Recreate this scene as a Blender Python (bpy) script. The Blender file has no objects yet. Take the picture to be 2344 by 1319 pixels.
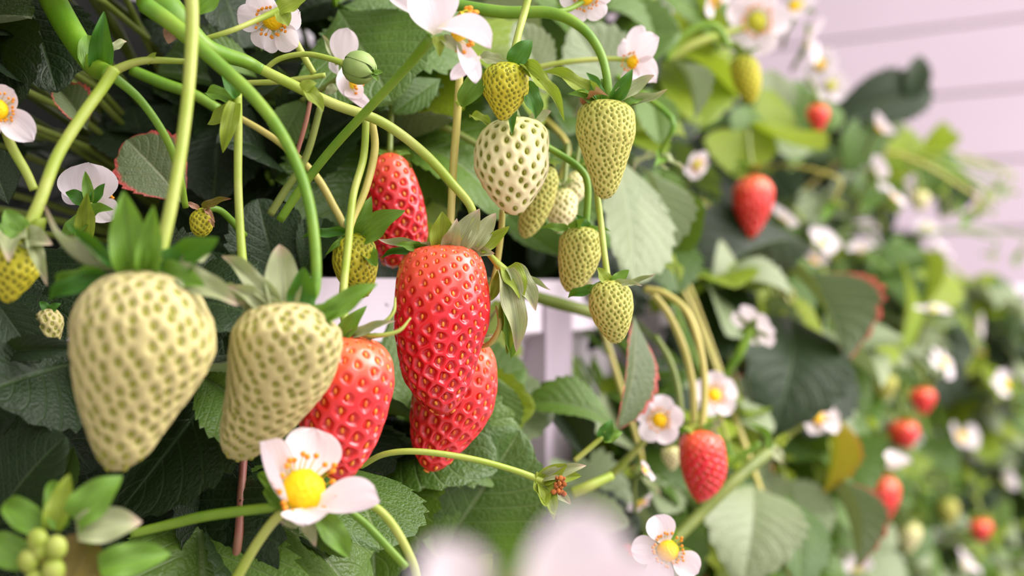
import bpy, math, random
import numpy as np
from mathutils import Vector, Matrix

random.seed(7)
RNG = np.random.default_rng(7)
SC = bpy.context.scene
COL = SC.collection
IMW, IMH = 2344, 1319
K = 2 * math.tan(math.radians(20))          # frame width per metre of distance
CAMZ = 1.2

# ------------------------------------------------------------------ camera, light, exposure
cam_data = bpy.data.cameras.new('camera')
cam = bpy.data.objects.new('camera', cam_data)
COL.objects.link(cam)
cam.location = (0, 0, CAMZ)
cam.rotation_euler = (math.radians(90), 0, 0)
cam_data.sensor_width = 36
cam_data.angle = math.radians(40)
cam_data.clip_start = 0.01
cam_data.dof.use_dof = True
cam_data.dof.focus_distance = 0.452
cam_data.dof.aperture_fstop = 7.4
SC.camera = cam

world = bpy.data.worlds.new('greenhouse_daylight')
SC.world = world
world.use_nodes = True
bg = world.node_tree.nodes['Background']
bg.inputs['Color'].default_value = (0.93, 0.82, 0.87, 1)
bg.inputs['Strength'].default_value = 0.72

def area_light(name, loc, target, size, power, color):
    d = bpy.data.lights.new(name, 'AREA')
    d.shape = 'RECTANGLE'
    d.size, d.size_y = size
    d.energy = power
    d.color = color
    o = bpy.data.objects.new(name, d)
    COL.objects.link(o)
    o.location = loc
    o.rotation_euler = (Vector(target) - Vector(loc)).to_track_quat('-Z', 'Y').to_euler()
    return o

area_light('roof_daylight', (1.6, 0.35, 2.8), (0.3, 1.0, 1.2), (2.4, 1.8), 80, (1.0, 0.93, 0.93))
area_light('aisle_daylight', (1.9, 0.6, 1.9), (0.6, 1.5, 1.2), (1.3, 1.1), 30, (1.0, 0.9, 0.96))

area_light('front_fill', (0.7, -1.3, 2.1), (0.1, 0.5, 1.2), (1.4, 1.2), 12, (1.0, 0.94, 0.96))  # added fill from the camera side, brightens the nearest petals

SC.view_settings.view_transform = 'Standard'
SC.view_settings.look = 'None'
SC.view_settings.gamma = 1
SC.view_settings.use_curve_mapping = False
SC.view_settings.exposure = 0.25

# ------------------------------------------------------------------ helpers
def P(px, py, d):
    s = K * d / IMW
    return Vector(((px - IMW / 2) * s, d, CAMZ + (IMH / 2 - py) * s))

def px2m(w, d):
    return w * K * d / IMW

def lin(r, g, b):
    def f(c):
        c /= 255.0
        return c / 12.92 if c <= 0.04045 else ((c + 0.055) / 1.055) ** 2.4
    return (f(r), f(g), f(b), 1)

ROOT_ORG = {}

def tag(o, label=None, cat=None, group=None, kind=None):
    if label: o['label'] = label
    if cat: o['category'] = cat
    if group: o['group'] = group
    if kind: o['kind'] = kind
    return o

def empty(name, loc, label=None, cat=None, group=None):
    o = bpy.data.objects.new(name, None)
    o.empty_display_size = 0.01
    COL.objects.link(o)
    o.location = loc
    ROOT_ORG[o.name] = Vector(loc)
    return tag(o, label, cat, group)

def org(o):
    return ROOT_ORG.get(o.name, Vector((0, 0, 0))) if o else Vector((0, 0, 0))

def new_mesh(name, verts, faces, m, smooth=True, uvs=None, attrs=None):
    me = bpy.data.meshes.new(name)
    me.from_pydata([tuple(v) for v in verts], [], faces)
    if smooth:
        me.polygons.foreach_set('use_smooth', [True] * len(me.polygons))
    if uvs is not None:
        lay = me.uv_layers.new(name='UVMap')
        vi = np.empty(len(me.loops), dtype=np.int32)
        me.loops.foreach_get('vertex_index', vi)
        lay.data.foreach_set('uv', np.asarray(uvs, dtype=np.float32)[vi].ravel())
    if attrs:
        for k, a in attrs.items():
            at = me.attributes.new(k, 'FLOAT', 'POINT')
            at.data.foreach_set('value', np.asarray(a, dtype=np.float32))
    if m:
        me.materials.append(m)
    me.update()
    return me

def obj(name, verts, faces, m, parent=None, **kw):
    """world-space verts become one mesh object, held in the space of its thing"""
    o0 = org(parent)
    vs = np.asarray(verts, dtype=np.float64) - np.array(o0)
    me = new_mesh(name, vs, faces, m, **kw)
    o = bpy.data.objects.new(name, me)
    COL.objects.link(o)
    if parent:
        o.parent = parent
        ROOT_ORG[o.name] = o0
    return o

def inst(name, me, mat4, parent=None):
    o = bpy.data.objects.new(name, me)
    COL.objects.link(o)
    if parent:
        o.parent = parent
        o.matrix_basis = Matrix.Translation(-org(parent)) @ mat4
    else:
        o.matrix_basis = mat4
    return o

_MC = {}
def with_mat(me, m):
    k = (me.name, m.name)
    if k not in _MC:
        c = me.copy()
        c.materials.clear()
        c.materials.append(m)
        _MC[k] = c
    return _MC[k]

def frame(base, tip, w, nh, flip=False):
    """matrix taking the unit blade (base at origin, tip at +Y, face +Z) to its place"""
    y = tip - base
    L = y.length
    y = y / L
    z = Vector(nh) - y * y.dot(Vector(nh))
    if z.length < 1e-4:
        z = Vector((1, 0, 0)) - y * y.x
    z.normalize()
    x = y.cross(z)
    return Matrix(((x.x * w, y.x * L, z.x * L, base.x), (x.y * w, y.y * L, z.y * L, base.y),
                   (x.z * w, y.z * L, z.z * L, base.z), (0, 0, 0, 1)))

def catmull(pts, n):
    p = np.asarray(pts, dtype=float)
    if len(p) == 2:
        t = np.linspace(0, 1, n + 1)[:, None]
        return p[0] * (1 - t) + p[1] * t
    q = np.vstack([2 * p[0] - p[1], p, 2 * p[-1] - p[-2]])
    out = []
    for i in range(1, len(q) - 2):
        a, b, c, d = q[i - 1], q[i], q[i + 1], q[i + 2]
        for k in range(n):
            t = k / n
            out.append(0.5 * (2 * b + (c - a) * t + (2 * a - 5 * b + 4 * c - d) * t * t + (3 * b - a - 3 * c + d) * t ** 3))
    out.append(q[-2])
    return np.array(out)

def tube_geo(pts, rad, sides=9, cap=True):
    """pts (n,3) world, rad (n)"""
    n = len(pts)
    tang = np.gradient(pts, axis=0)
    tang /= np.linalg.norm(tang, axis=1)[:, None] + 1e-12
    ref = np.array([0.3, -0.9, 0.2])
    V, F = [], []
    for i in range(n):
        a = np.cross(tang[i], ref); a /= np.linalg.norm(a) + 1e-12
        b = np.cross(tang[i], a)
        for k in range(sides):
            th = 2 * math.pi * k / sides
            V.append(pts[i] + rad[i] * (a * math.cos(th) + b * math.sin(th)))
    for i in range(n - 1):
        for k in range(sides):
            k2 = (k + 1) % sides
            F.append((i * sides + k, i * sides + k2, (i + 1) * sides + k2, (i + 1) * sides + k))
    if cap:
        F.append(tuple(range(sides - 1, -1, -1)))
        F.append(tuple((n - 1) * sides + k for k in range(sides)))
    return V, F

def stem_pts(path):
    """path of (px, py, d, width px)"""
    a = np.array([[*P(p[0], p[1], p[2]), px2m(p[3], p[2]) / 2] for p in path])
    c = catmull(a, 7)
    return c[:, :3], np.maximum(c[:, 3], 2e-4)

def tube_px(name, path, m, parent=None, sides=9):
    pts, rad = stem_pts(path)
    V, F = tube_geo(pts, rad, sides)
    return obj(name, V, F, m, parent)

def pchip(x, y, xi):
    x = np.asarray(x, float); y = np.asarray(y, float)
    h = np.diff(x); dl = np.diff(y) / h
    m = np.zeros_like(y)
    for i in range(1, len(x) - 1):
        if dl[i - 1] * dl[i] > 0:
            w1, w2 = 2 * h[i] + h[i - 1], h[i] + 2 * h[i - 1]
            m[i] = (w1 + w2) / (w1 / dl[i - 1] + w2 / dl[i])
    m[0], m[-1] = dl[0], dl[-1]
    k = np.clip(np.searchsorted(x, xi) - 1, 0, len(x) - 2)
    t = (xi - x[k]) / h[k]
    return ((1 + 2 * t) * (1 - t) ** 2 * y[k] + t * (1 - t) ** 2 * h[k] * m[k] + t * t * (3 - 2 * t) * y[k + 1] + t * t * (t - 1) * h[k] * m[k + 1])

# ------------------------------------------------------------------ materials
def nmat(name):
    m = bpy.data.materials.new(name)
    m.use_nodes = True
    nt = m.node_tree
    return m, nt, nt.nodes['Principled BSDF']

def link(nt, a, b): nt.links.new(a, b)

def math_n(nt, op, a, b=None, c=None):
    n = nt.nodes.new('ShaderNodeMath'); n.operation = op
    for i, v in enumerate((a, b, c)):
        if v is None: continue
        if isinstance(v, (int, float)): n.inputs[i].default_value = v
        else: link(nt, v, n.inputs[i])
    return n.outputs[0]

def mix_n(nt, f, a, b, mode='MIX'):
    n = nt.nodes.new('ShaderNodeMix'); n.data_type = 'RGBA'; n.blend_type = mode
    for s, v in ((n.inputs[0], f), (n.inputs[6], a), (n.inputs[7], b)):
        if isinstance(v, (int, float)): s.default_value = v
        elif isinstance(v, tuple): s.default_value = v
        else: link(nt, v, s)
    return n.outputs[2]

def noise_n(nt, scale, detail=3, vec=None):
    n = nt.nodes.new('ShaderNodeTexNoise')
    n.inputs['Scale'].default_value = scale; n.inputs['Detail'].default_value = detail
    if vec: link(nt, vec, n.inputs['Vector'])
    return n.outputs['Fac']

def bump_n(nt, h, strength, dist):
    n = nt.nodes.new('ShaderNodeBump')
    n.inputs['Strength'].default_value = strength; n.inputs['Distance'].default_value = dist
    link(nt, h, n.inputs['Height'])
    return n.outputs['Normal']

def ramp01(nt, v, lo, hi):
    n = nt.nodes.new('ShaderNodeMapRange'); n.interpolation_type = 'SMOOTHSTEP'
    link(nt, v, n.inputs[0]); n.inputs[1].default_value = lo; n.inputs[2].default_value = hi
    return n.outputs[0]

def add_translucent(nt, bs, col, fac):
    out = nt.nodes['Material Output']
    t = nt.nodes.new('ShaderNodeBsdfTranslucent')
    if isinstance(col, tuple): t.inputs['Color'].default_value = col
    else: link(nt, col, t.inputs['Color'])
    mx = nt.nodes.new('ShaderNodeMixShader'); mx.inputs[0].default_value = fac
    link(nt, bs.outputs[0], mx.inputs[1]); link(nt, t.outputs[0], mx.inputs[2])
    link(nt, mx.outputs[0], out.inputs['Surface'])

def mat_leaf(name, top, top2, under, vein, edge=None, rough=0.42, transl=0.18, tcol=None, spec=0.5, sheen=0.0):
    m, nt, bs = nmat(name)
    uv = nt.nodes.new('ShaderNodeUVMap')
    sp = nt.nodes.new('ShaderNodeSeparateXYZ'); link(nt, uv.outputs[0], sp.inputs[0])
    ax = math_n(nt, 'MULTIPLY', math_n(nt, 'ABSOLUTE', math_n(nt, 'SUBTRACT', sp.outputs[0], 0.5)), 2.0)
    q = math_n(nt, 'FRACT', math_n(nt, 'SUBTRACT', math_n(nt, 'MULTIPLY', sp.outputs[1], 9.0), math_n(nt, 'MULTIPLY', ax, 2.6)))
    tri = math_n(nt, 'MULTIPLY', math_n(nt, 'ABSOLUTE', math_n(nt, 'SUBTRACT', q, 0.5)), 2.0)   # 1 on a side vein
    side = ramp01(nt, tri, 0.80, 0.98)
    mid = math_n(nt, 'SUBTRACT', 1.0, ramp01(nt, ax, 0.015, 0.06))
    vm = math_n(nt, 'MAXIMUM', mid, math_n(nt, 'MULTIPLY', side, 0.55))
    geo = nt.nodes.new('ShaderNodeNewGeometry')
    oi = nt.nodes.new('ShaderNodeObjectInfo')
    tc = nt.nodes.new('ShaderNodeTexCoord')
    nz = noise_n(nt, 5, 4, tc.outputs['Object'])
    f = math_n(nt, 'ADD', math_n(nt, 'MULTIPLY', oi.outputs['Random'], 0.6), math_n(nt, 'MULTIPLY', nz, 0.5))
    c = mix_n(nt, f, top, top2)
    c = mix_n(nt, math_n(nt, 'MULTIPLY', vm, 0.6), c, vein)
    if edge:
        e = ramp01(nt, math_n(nt, 'ADD', ax, math_n(nt, 'MULTIPLY', nz, 0.3)), 0.98, 1.12)
        c = mix_n(nt, e, c, edge)
    cu = mix_n(nt, math_n(nt, 'MULTIPLY', vm, 0.4), under, vein)
    c = mix_n(nt, geo.outputs['Backfacing'], c, cu)
    link(nt, c, bs.inputs['Base Color'])
    bs.inputs['Roughness'].default_value = rough
    bs.inputs['Specular IOR Level'].default_value = spec
    h = math_n(nt, 'SUBTRACT', math_n(nt, 'MULTIPLY', noise_n(nt, 40, 2, tc.outputs['Object']), 0.2), vm)
    link(nt, bump_n(nt, h, 0.28, 0.02), bs.inputs['Normal'])
    add_translucent(nt, bs, tcol or mix_n(nt, 0.5, top2, lin(140, 170, 40)), transl)
    return m

M = {}
M['leaf_dark'] = mat_leaf('leaf_dark', lin(15, 30, 9), lin(30, 54, 16), lin(80, 100, 62), lin(56, 78, 38), transl=0.06, rough=0.5, spec=0.35)  # green deepened in the colour to stand in for shadow from nearer foliage
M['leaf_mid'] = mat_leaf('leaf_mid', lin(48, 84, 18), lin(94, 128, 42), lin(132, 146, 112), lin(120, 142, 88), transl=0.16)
M['leaf_pale'] = mat_leaf('leaf_pale', lin(110, 130, 86), lin(146, 160, 120), lin(160, 168, 140), lin(150, 164, 128), transl=0.15)
M['leaf_lime'] = mat_leaf('leaf_lime', lin(112, 146, 20), lin(156, 174, 44), lin(140, 156, 70), lin(150, 170, 70), transl=0.4)
M['leaf_red'] = mat_leaf('leaf_red', lin(58, 80, 40), lin(96, 112, 66), lin(150, 150, 120), lin(130, 140, 96), edge=lin(180, 70, 62), transl=0.12)
M['leaf_yellow'] = mat_leaf('leaf_yellow', lin(150, 150, 20), lin(170, 150, 30), lin(150, 150, 60), lin(180, 160, 50), edge=lin(190, 110, 40), transl=0.35)

def mat_sepal(name, top, under, transl=0.2, tip=None):
    m, nt, bs = nmat(name)
    geo = nt.nodes.new('ShaderNodeNewGeometry')
    uv = nt.nodes.new('ShaderNodeUVMap')
    sp = nt.nodes.new('ShaderNodeSeparateXYZ'); link(nt, uv.outputs[0], sp.inputs[0])
    tc = nt.nodes.new('ShaderNodeTexCoord')
    stripe = noise_n(nt, 1.0, 2, None)
    mp = nt.nodes.new('ShaderNodeMapping'); mp.inputs['Scale'].default_value = (22, 1.5, 1)
    link(nt, uv.outputs[0], mp.inputs[0])
    st = noise_n(nt, 1.0, 2, mp.outputs[0])
    dark = tuple(x * 0.72 for x in top[:3]) + (1,)
    c = mix_n(nt, ramp01(nt, st, 0.35, 0.65), top, dark)
    cu = mix_n(nt, math_n(nt, 'MULTIPLY', ramp01(nt, st, 0.35, 0.65), 0.5), under, tuple(x * 0.7 for x in under[:3]) + (1,))
    c = mix_n(nt, geo.outputs['Backfacing'], c, cu)
    if tip:
        c = mix_n(nt, math_n(nt, 'MULTIPLY', ramp01(nt, sp.outputs[1], 0.72, 1.0), 0.8), c, tip)
    link(nt, c, bs.inputs['Base Color'])
    bs.inputs['Roughness'].default_value = 0.5
    link(nt, bump_n(nt, st, 0.25, 0.02), bs.inputs['Normal'])
    add_translucent(nt, bs, mix_n(nt, 0.4, c, lin(150, 190, 40)), transl)
    return m

M['sepal_green'] = mat_sepal('sepal_green', lin(112, 158, 48), lin(136, 164, 88), 0.22)
M['sepal_deep'] = mat_sepal('sepal_deep', lin(62, 122, 20), lin(84, 132, 44), 0.18)
M['sepal_pale'] = mat_sepal('sepal_pale', lin(168, 178, 128), lin(176, 184, 140), 0.2, lin(196, 170, 150))
M['sepal_lime'] = mat_sepal('sepal_lime', lin(150, 172, 50), lin(166, 182, 86), 0.25)
M['sepal_brown'] = mat_sepal('sepal_brown', lin(120, 104, 30), lin(130, 60, 40), 0.2, lin(110, 40, 40))
M['sepal_dry'] = mat_sepal('sepal_dry', lin(196, 150, 120), lin(170, 110, 80), 0.15)

def mat_stem(name, a, b, rough=0.45):
    m, nt, bs = nmat(name)
    tc = nt.nodes.new('ShaderNodeTexCoord')
    nz = noise_n(nt, 60, 3, tc.outputs['Object'])
    link(nt, mix_n(nt, ramp01(nt, nz, 0.3, 0.7), a, b), bs.inputs['Base Color'])
    bs.inputs['Roughness'].default_value = rough
    bs.inputs['Subsurface Weight'].default_value = 0.15
    bs.inputs['Subsurface Radius'].default_value = (0.002, 0.003, 0.001)
    link(nt, bump_n(nt, noise_n(nt, 900, 2, tc.outputs['Object']), 0.15, 0.0005), bs.inputs['Normal'])
    return m

M['stem_lime'] = mat_stem('stem_lime', lin(142, 168, 44), lin(170, 180, 86))
M['stem_green'] = mat_stem('stem_green', lin(88, 136, 14), lin(122, 158, 36))
M['stem_dim'] = mat_stem('stem_dim', lin(104, 124, 40), lin(124, 138, 60))
M['stem_yellow'] = mat_stem('stem_yellow', lin(190, 180, 96), lin(176, 172, 80))
M['stem_red'] = mat_stem('stem_red', lin(146, 86, 74), lin(150, 110, 80))

def mat_berry(name, ridge_top, ridge_bot, pit_top, pit_bot, rough, spec, sss, coat=0.0):
    m, nt, bs = nmat(name)
    a = nt.nodes.new('ShaderNodeAttribute'); a.attribute_name = 'pit'
    v = nt.nodes.new('ShaderNodeAttribute'); v.attribute_name = 'along'
    tc = nt.nodes.new('ShaderNodeTexCoord')
    nz = noise_n(nt, 120, 3, tc.outputs['Object'])
    al = math_n(nt, 'ADD', v.outputs['Fac'], math_n(nt, 'MULTIPLY', math_n(nt, 'SUBTRACT', nz, 0.5), 0.25))
    g = ramp01(nt, al, 0.02, 0.42)
    r = mix_n(nt, g, ridge_top, ridge_bot)
    p = mix_n(nt, g, pit_top, pit_bot)
    c = mix_n(nt, ramp01(nt, a.outputs['Fac'], 0.15, 0.85), r, p)
    link(nt, c, bs.inputs['Base Color'])
    bs.inputs['Roughness'].default_value = rough
    bs.inputs['Specular IOR Level'].default_value = spec
    bs.inputs['Coat Weight'].default_value = coat
    bs.inputs['Coat Roughness'].default_value = 0.15
    bs.inputs['Subsurface Weight'].default_value = sss
    bs.inputs['Subsurface Radius'].default_value = (0.004, 0.0015, 0.001)
    link(nt, bump_n(nt, noise_n(nt, 1500, 2, tc.outputs['Object']), 0.06, 0.0005), bs.inputs['Normal'])
    return m

M['ripe'] = mat_berry('strawberry_ripe', lin(244, 92, 62), lin(224, 18, 34), lin(226, 54, 22), lin(190, 0, 12), 0.28, 0.65, 0.1, 0.25)
M['ripe_orange'] = mat_berry('strawberry_orange', lin(246, 116, 72), lin(232, 40, 42), lin(226, 76, 26), lin(206, 16, 14), 0.3, 0.65, 0.1, 0.25)
M['white'] = mat_berry('strawberry_white', lin(197, 187, 130), lin(191, 182, 120), lin(120, 130, 22), lin(114, 126, 20), 0.5, 0.35, 0.15)
M['pale'] = mat_berry('strawberry_pale', lin(220, 218, 146), lin(232, 226, 172), lin(140, 148, 30), lin(134, 142, 28), 0.45, 0.4, 0.15)
M['green'] = mat_berry('strawberry_green', lin(174, 176, 84), lin(186, 184, 96), lin(100, 120, 20), lin(110, 124, 24), 0.5, 0.35, 0.1)
M['young'] = mat_berry('strawberry_young', lin(166, 170, 30), lin(190, 184, 44), lin(92, 110, 10), lin(120, 120, 14), 0.5, 0.35, 0.1)

def mat_plain(name, c, rough=0.5, spec=0.5, sss=0.0, var=None, nscale=40):
    m, nt, bs = nmat(name)
    if var:
        tc = nt.nodes.new('ShaderNodeTexCoord')
        link(nt, mix_n(nt, ramp01(nt, noise_n(nt, nscale, 3, tc.outputs['Object']), 0.35, 0.65), c, var), bs.inputs['Base Color'])
    else:
        bs.inputs['Base Color'].default_value = c
    bs.inputs['Roughness'].default_value = rough
    bs.inputs['Specular IOR Level'].default_value = spec
    bs.inputs['Subsurface Weight'].default_value = sss
    bs.inputs['Subsurface Radius'].default_value = (0.002, 0.002, 0.002)
    return m

M['seed_ripe'] = mat_plain('seed_golden', lin(236, 150, 46), 0.4, 0.5, var=lin(222, 96, 30), nscale=300)
M['seed_green'] = mat_plain('seed_olive', lin(150, 152, 44), 0.5, 0.4, var=lin(176, 172, 70), nscale=300)
M['seed_dark'] = mat_plain('seed_dark_olive', lin(110, 116, 20), 0.5, 0.4, var=lin(140, 140, 40), nscale=300)
M['yellow'] = mat_plain('flower_yellow', lin(250, 216, 14), 0.55, 0.3, 0.1, var=lin(240, 186, 6), nscale=400)
M['yellow_green'] = mat_plain('flower_yellow_green', lin(206, 204, 50), 0.55, 0.3, 0.1, var=lin(182, 188, 60), nscale=400)
M['anther'] = mat_plain('anther_amber', lin(232, 150, 40), 0.6, 0.3)
M['brown'] = mat_plain('dried_brown', lin(196, 124, 60), 0.8, 0.2, var=lin(140, 78, 40), nscale=400)
M['bud'] = mat_plain('bud_green', lin(132, 160, 84), 0.5, 0.4, 0.1, var=lin(150, 174, 100), nscale=150)
M['bud_yellow'] = mat_plain('bud_yellow_green', lin(138, 158, 50), 0.5, 0.4, 0.1, var=lin(164, 176, 84), nscale=150)

def mat_petal():
    m, nt, bs = nmat('petal_white')
    uv = nt.nodes.new('ShaderNodeUVMap')
    mp = nt.nodes.new('ShaderNodeMapping'); mp.inputs['Scale'].default_value = (16, 1.2, 1)
    link(nt, uv.outputs[0], mp.inputs[0])
    st = noise_n(nt, 1.0, 2, mp.outputs[0])
    sp = nt.nodes.new('ShaderNodeSeparateXYZ'); link(nt, uv.outputs[0], sp.inputs[0])
    c = mix_n(nt, ramp01(nt, st, 0.3, 0.7), lin(250, 243, 244), lin(244, 236, 238))
    c = mix_n(nt, ramp01(nt, sp.outputs[1], 0.22, 0.0), c, lin(232, 230, 190))
    link(nt, c, bs.inputs['Base Color'])
    bs.inputs['Roughness'].default_value = 0.6
    bs.inputs['Specular IOR Level'].default_value = 0.25
    link(nt, bump_n(nt, st, 0.12, 0.01), bs.inputs['Normal'])
    add_translucent(nt, bs, lin(250, 240, 244), 0.35)
    return m
M['petal'] = mat_petal()

M['plastic'] = mat_plain('white_plastic', lin(236, 226, 234), 0.35, 0.5, var=lin(226, 216, 226), nscale=8)
M['plastic_grey'] = mat_plain('grey_plastic', lin(176, 164, 174), 0.45, 0.5, var=lin(160, 148, 158), nscale=8)
M['soil'] = mat_plain('coir_soil', lin(44, 32, 24), 0.95, 0.1, var=lin(24, 18, 14), nscale=120)
M['backdrop'] = mat_plain('shade_black', lin(22, 24, 20), 0.9, 0.15, var=lin(14, 16, 14), nscale=30)
M['steel'] = mat_plain('painted_steel', lin(200, 196, 200), 0.4, 0.5)
M['plank'] = mat_plain('lilac_white_plank', lin(217, 204, 211), 0.6, 0.3, var=lin(213, 200, 207), nscale=3)
M['batten'] = mat_plain('lilac_wall_backing', lin(206, 189, 199), 0.7, 0.2, var=lin(200, 183, 194), nscale=4)
M['concrete'] = mat_plain('pale_concrete', lin(200, 192, 196), 0.85, 0.2, var=lin(184, 176, 180), nscale=6)

# ------------------------------------------------------------------ the row of troughs: a line running away to the side
TDIR = Vector((0.538, 1.0, 0)).normalized()
NDIR = Vector((TDIR.y, -TDIR.x, 0))               # out of the row, towards the aisle

def row(d, out=0.0, z=0.0):
    """a point at distance d on the trough rim, out metres to the aisle side, z above eye height"""
    return Vector((-0.077 + 0.538 * (d - 0.56), d, CAMZ + z)) + NDIR * out

def box_geo(o, ax, ay, az, sx, sy, sz, bev=0.0):
    """box centred on o along unit axes"""
    V = []
    if bev <= 0:
        for k in (-1, 1):
            for a, b in ((-1, -1), (1, -1), (1, 1), (-1, 1)):
                V.append(o + ax * (a * sx / 2) + ay * (b * sy / 2) + az * (k * sz / 2))
        F = [(3, 2, 1, 0), (4, 5, 6, 7), (0, 1, 5, 4), (1, 2, 6, 5), (2, 3, 7, 6), (3, 0, 4, 7)]
        return V, F
    hx, hy, hz = sx / 2, sy / 2, sz / 2
    rings = [(hx - bev, hy - bev, -hz), (hx, hy, -hz + bev), (hx, hy, hz - bev), (hx - bev, hy - bev, hz)]
    for (x, y, z) in rings:
        for a, b in ((-1, -1), (1, -1), (1, 1), (-1, 1)):
            V.append(o + ax * (a * x) + ay * (b * y) + az * z)
    F = [(3, 2, 1, 0), (12, 13, 14, 15)]
    for r in range(3):
        for k in range(4):
            k2 = (k + 1) % 4
            F.append((r * 4 + k, r * 4 + k2, r * 4 + 4 + k2, r * 4 + 4 + k))
    return V, F

def join(parts):
    V, F = [], []
    for v, f in parts:
        n = len(V)
        V += list(v)
        F += [tuple(i + n for i in q) for q in f]
    return V, F

Z = Vector((0, 0, 1))
# floor
V, F = box_geo(Vector((0.6, 1.5, -0.05)), Vector((1, 0, 0)), Vector((0, 1, 0)), Z, 9, 9, 0.1)
tag(obj('floor', V, F, M['concrete'], smooth=False), 'pale concrete floor under the trough row', kind='structure')

# clapboard wall beyond the aisle
WA, WB = Vector((-0.6, 4.35, 0)), Vector((2.25, 1.95, 0))
wt = (WB - WA).normalized(); wn = Vector((wt.y, -wt.x, 0))
wl = (WB - WA).length
wc = (WA + WB) / 2
wall = empty('wall_right', wc)
tag(wall, 'lilac white board wall beyond the strawberry row', kind='structure')
V, F = box_geo(wc + Z * 1.4 - wn * 0.03, wt, wn, Z, wl, 0.03, 2.8)
obj('backing', V, F, M['batten'], wall, smooth=False)
bh = 0.147
for i in range(19):
    z = i * bh + bh / 2
    V, F = box_geo(wc + Z * z + wn * random.uniform(-0.001, 0.001), wt, wn, Z, wl, 0.03, bh - 0.005, 0.002)
    obj('plank', V, F, M['plank'], wall, smooth=False)

# added backdrop behind the plants: its black stands in for deep shade
LA, LB = row(0.15, -0.26, 0), row(1.75, -0.26, 0)
V, F = box_geo((LA + LB) / 2 + Z * (0.17 - 1.37 / 2), TDIR, NDIR, Z, (LB - LA).length, 0.012, 1.37)
tag(obj('shade_backdrop', V, F, M['backdrop'], smooth=False), 'added black backdrop standing in for shade behind the strawberry plants', kind='structure')

# trough
R0, R1 = row(0.535, 0, 0), row(2.5, 0, 0)
trough = empty('planting_trough', (R0 + R1) / 2 - Z * CAMZ, 'long white plastic trough holding the row of strawberry plants', 'planter')
L = (R1 - R0).length
mid = (R0 + R1) / 2
prof = [(0.012, 0.004), (0.012, -0.022), (0.002, -0.026), (-0.012, -0.12), (-0.03, -0.135), (-0.15, -0.135), (-0.168, -0.12), (-0.182, -0.026),
        (-0.192, -0.022), (-0.192, 0.004), (-0.180, 0.004), (-0.176, -0.02), (-0.162, -0.115), (-0.018, -0.115), (-0.004, -0.02), (0.0, 0.004)]
V, F = [], []
for e in (-L / 2, L / 2):
    for a, z in prof:
        V.append(mid + TDIR * e + NDIR * a + Z * z)
n = len(prof)
for k in range(n):
    F.append((k, (k + 1) % n, n + (k + 1) % n, n + k))
F += [(0, 1, 2, 14, 15), (2, 3, 13, 14), (3, 4, 5, 6, 12, 13), (6, 7, 11, 12), (7, 8, 9, 10, 11), (14, 13, 12, 11)]
obj('body', V, F, M['plastic'], trough, smooth=False)
V, F = box_geo(mid - NDIR * 0.09 - Z * 0.045, TDIR, NDIR, Z, L - 0.01, 0.150, 0.05)
obj('soil', V, F, M['soil'], trough, smooth=False)
V, F = tube_geo(np.array([list(mid + TDIR * e + NDIR * 0.0 - Z * 0.165) for e in (-L / 2, L / 2)]), [0.011, 0.011], 14)
obj('support_rail', V, F, M['plastic'], trough)
for e in (-0.85, 0.12, 1.05):
    c = mid + TDIR * e
    prt = [box_geo(c + NDIR * (-0.09) - Z * 0.19, TDIR, NDIR, Z, 0.03, 0.26, 0.03)]
    for a in (0.02, -0.2):
        prt.append(box_geo(Vector((c.x, c.y, 0.49)) + NDIR * a, TDIR, NDIR, Z, 0.03, 0.03, 0.98))
    V, F = join(prt)
    obj('trestle', V, F, M['steel'], trough, smooth=False)
for e in (-0.9, -0.78, -0.6, -0.3, 0.1):
    V, F = box_geo(mid + TDIR * e + NDIR * 0.004 - Z * 0.085, TDIR, NDIR, Z, 0.03, 0.02, 0.16, 0.004)
    obj('bracket', V, F, M['plastic_grey'], trough, smooth=False)

# ------------------------------------------------------------------ unit blades
def leaf_unit(name, width, teeth, fold, curl, wave, seed, broad=0.56):
    rg = random.Random(seed)
    nu, nv = 9, teeth * 4 + 4
    V, UV = [], []
    ph = rg.uniform(0, 6.28)
    for j in range(nv + 1):
        v = j / nv
        a = math.sin(math.pi * min(1, v) ** (math.log(0.5) / math.log(broad)))
        w = (a ** 0.72) * 0.5
        if v > 0.97: w *= 0.8
        saw = (v * teeth) % 1.0
        for i in range(-nu, nu + 1):
            u = i / nu
            au = abs(u)
            tooth = 1 + (0.14 * (saw if 0.04 < v else 0.5) - 0.05) * (au ** 6)
            x = u * w * tooth * width
            y = v + (0.05 * (1 - v)) * au ** 2 * 0.6 + 0.02 * au ** 5 * saw
            q = (v * 9 - au * 2.6) % 1.0
            pf = math.sin(math.pi * q) ** 0.6 if q > 0 else 0
            z = fold * abs(x) + 0.016 * pf * min(1, au * 4) * (1 - 0.4 * au) * (a ** 0.5)
            z += wave * math.sin(v * 7 + ph + u * 2.0) * au ** 2 * 0.5
            z += curl * 4 * v * (1 - v) - 0.12 * abs(curl) * au * au
            V.append((x, y, z)); UV.append((0.5 + u / 2, v))
    W = 2 * nu + 1
    F = [(j * W + i, j * W + i + 1, (j + 1) * W + i + 1, (j + 1) * W + i) for j in range(nv) for i in range(W - 1)]
    return new_mesh(name, V, F, M['leaf_mid'], uvs=UV)

LEAF = [leaf_unit('leaf_open', 0.84, 10, 0.22, 0.07, 0.03, 1), leaf_unit('leaf_folded', 0.8, 10, 0.75, 0.10, 0.04, 2),
        leaf_unit('leaf_arched', 0.86, 11, 0.30, 0.18, 0.03, 3), leaf_unit('leaf_round', 0.96, 9, 0.15, 0.05, 0.05, 4, 0.6),
        leaf_unit('leaf_wavy', 0.8, 11, 0.4, -0.06, 0.08, 5)]

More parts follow.
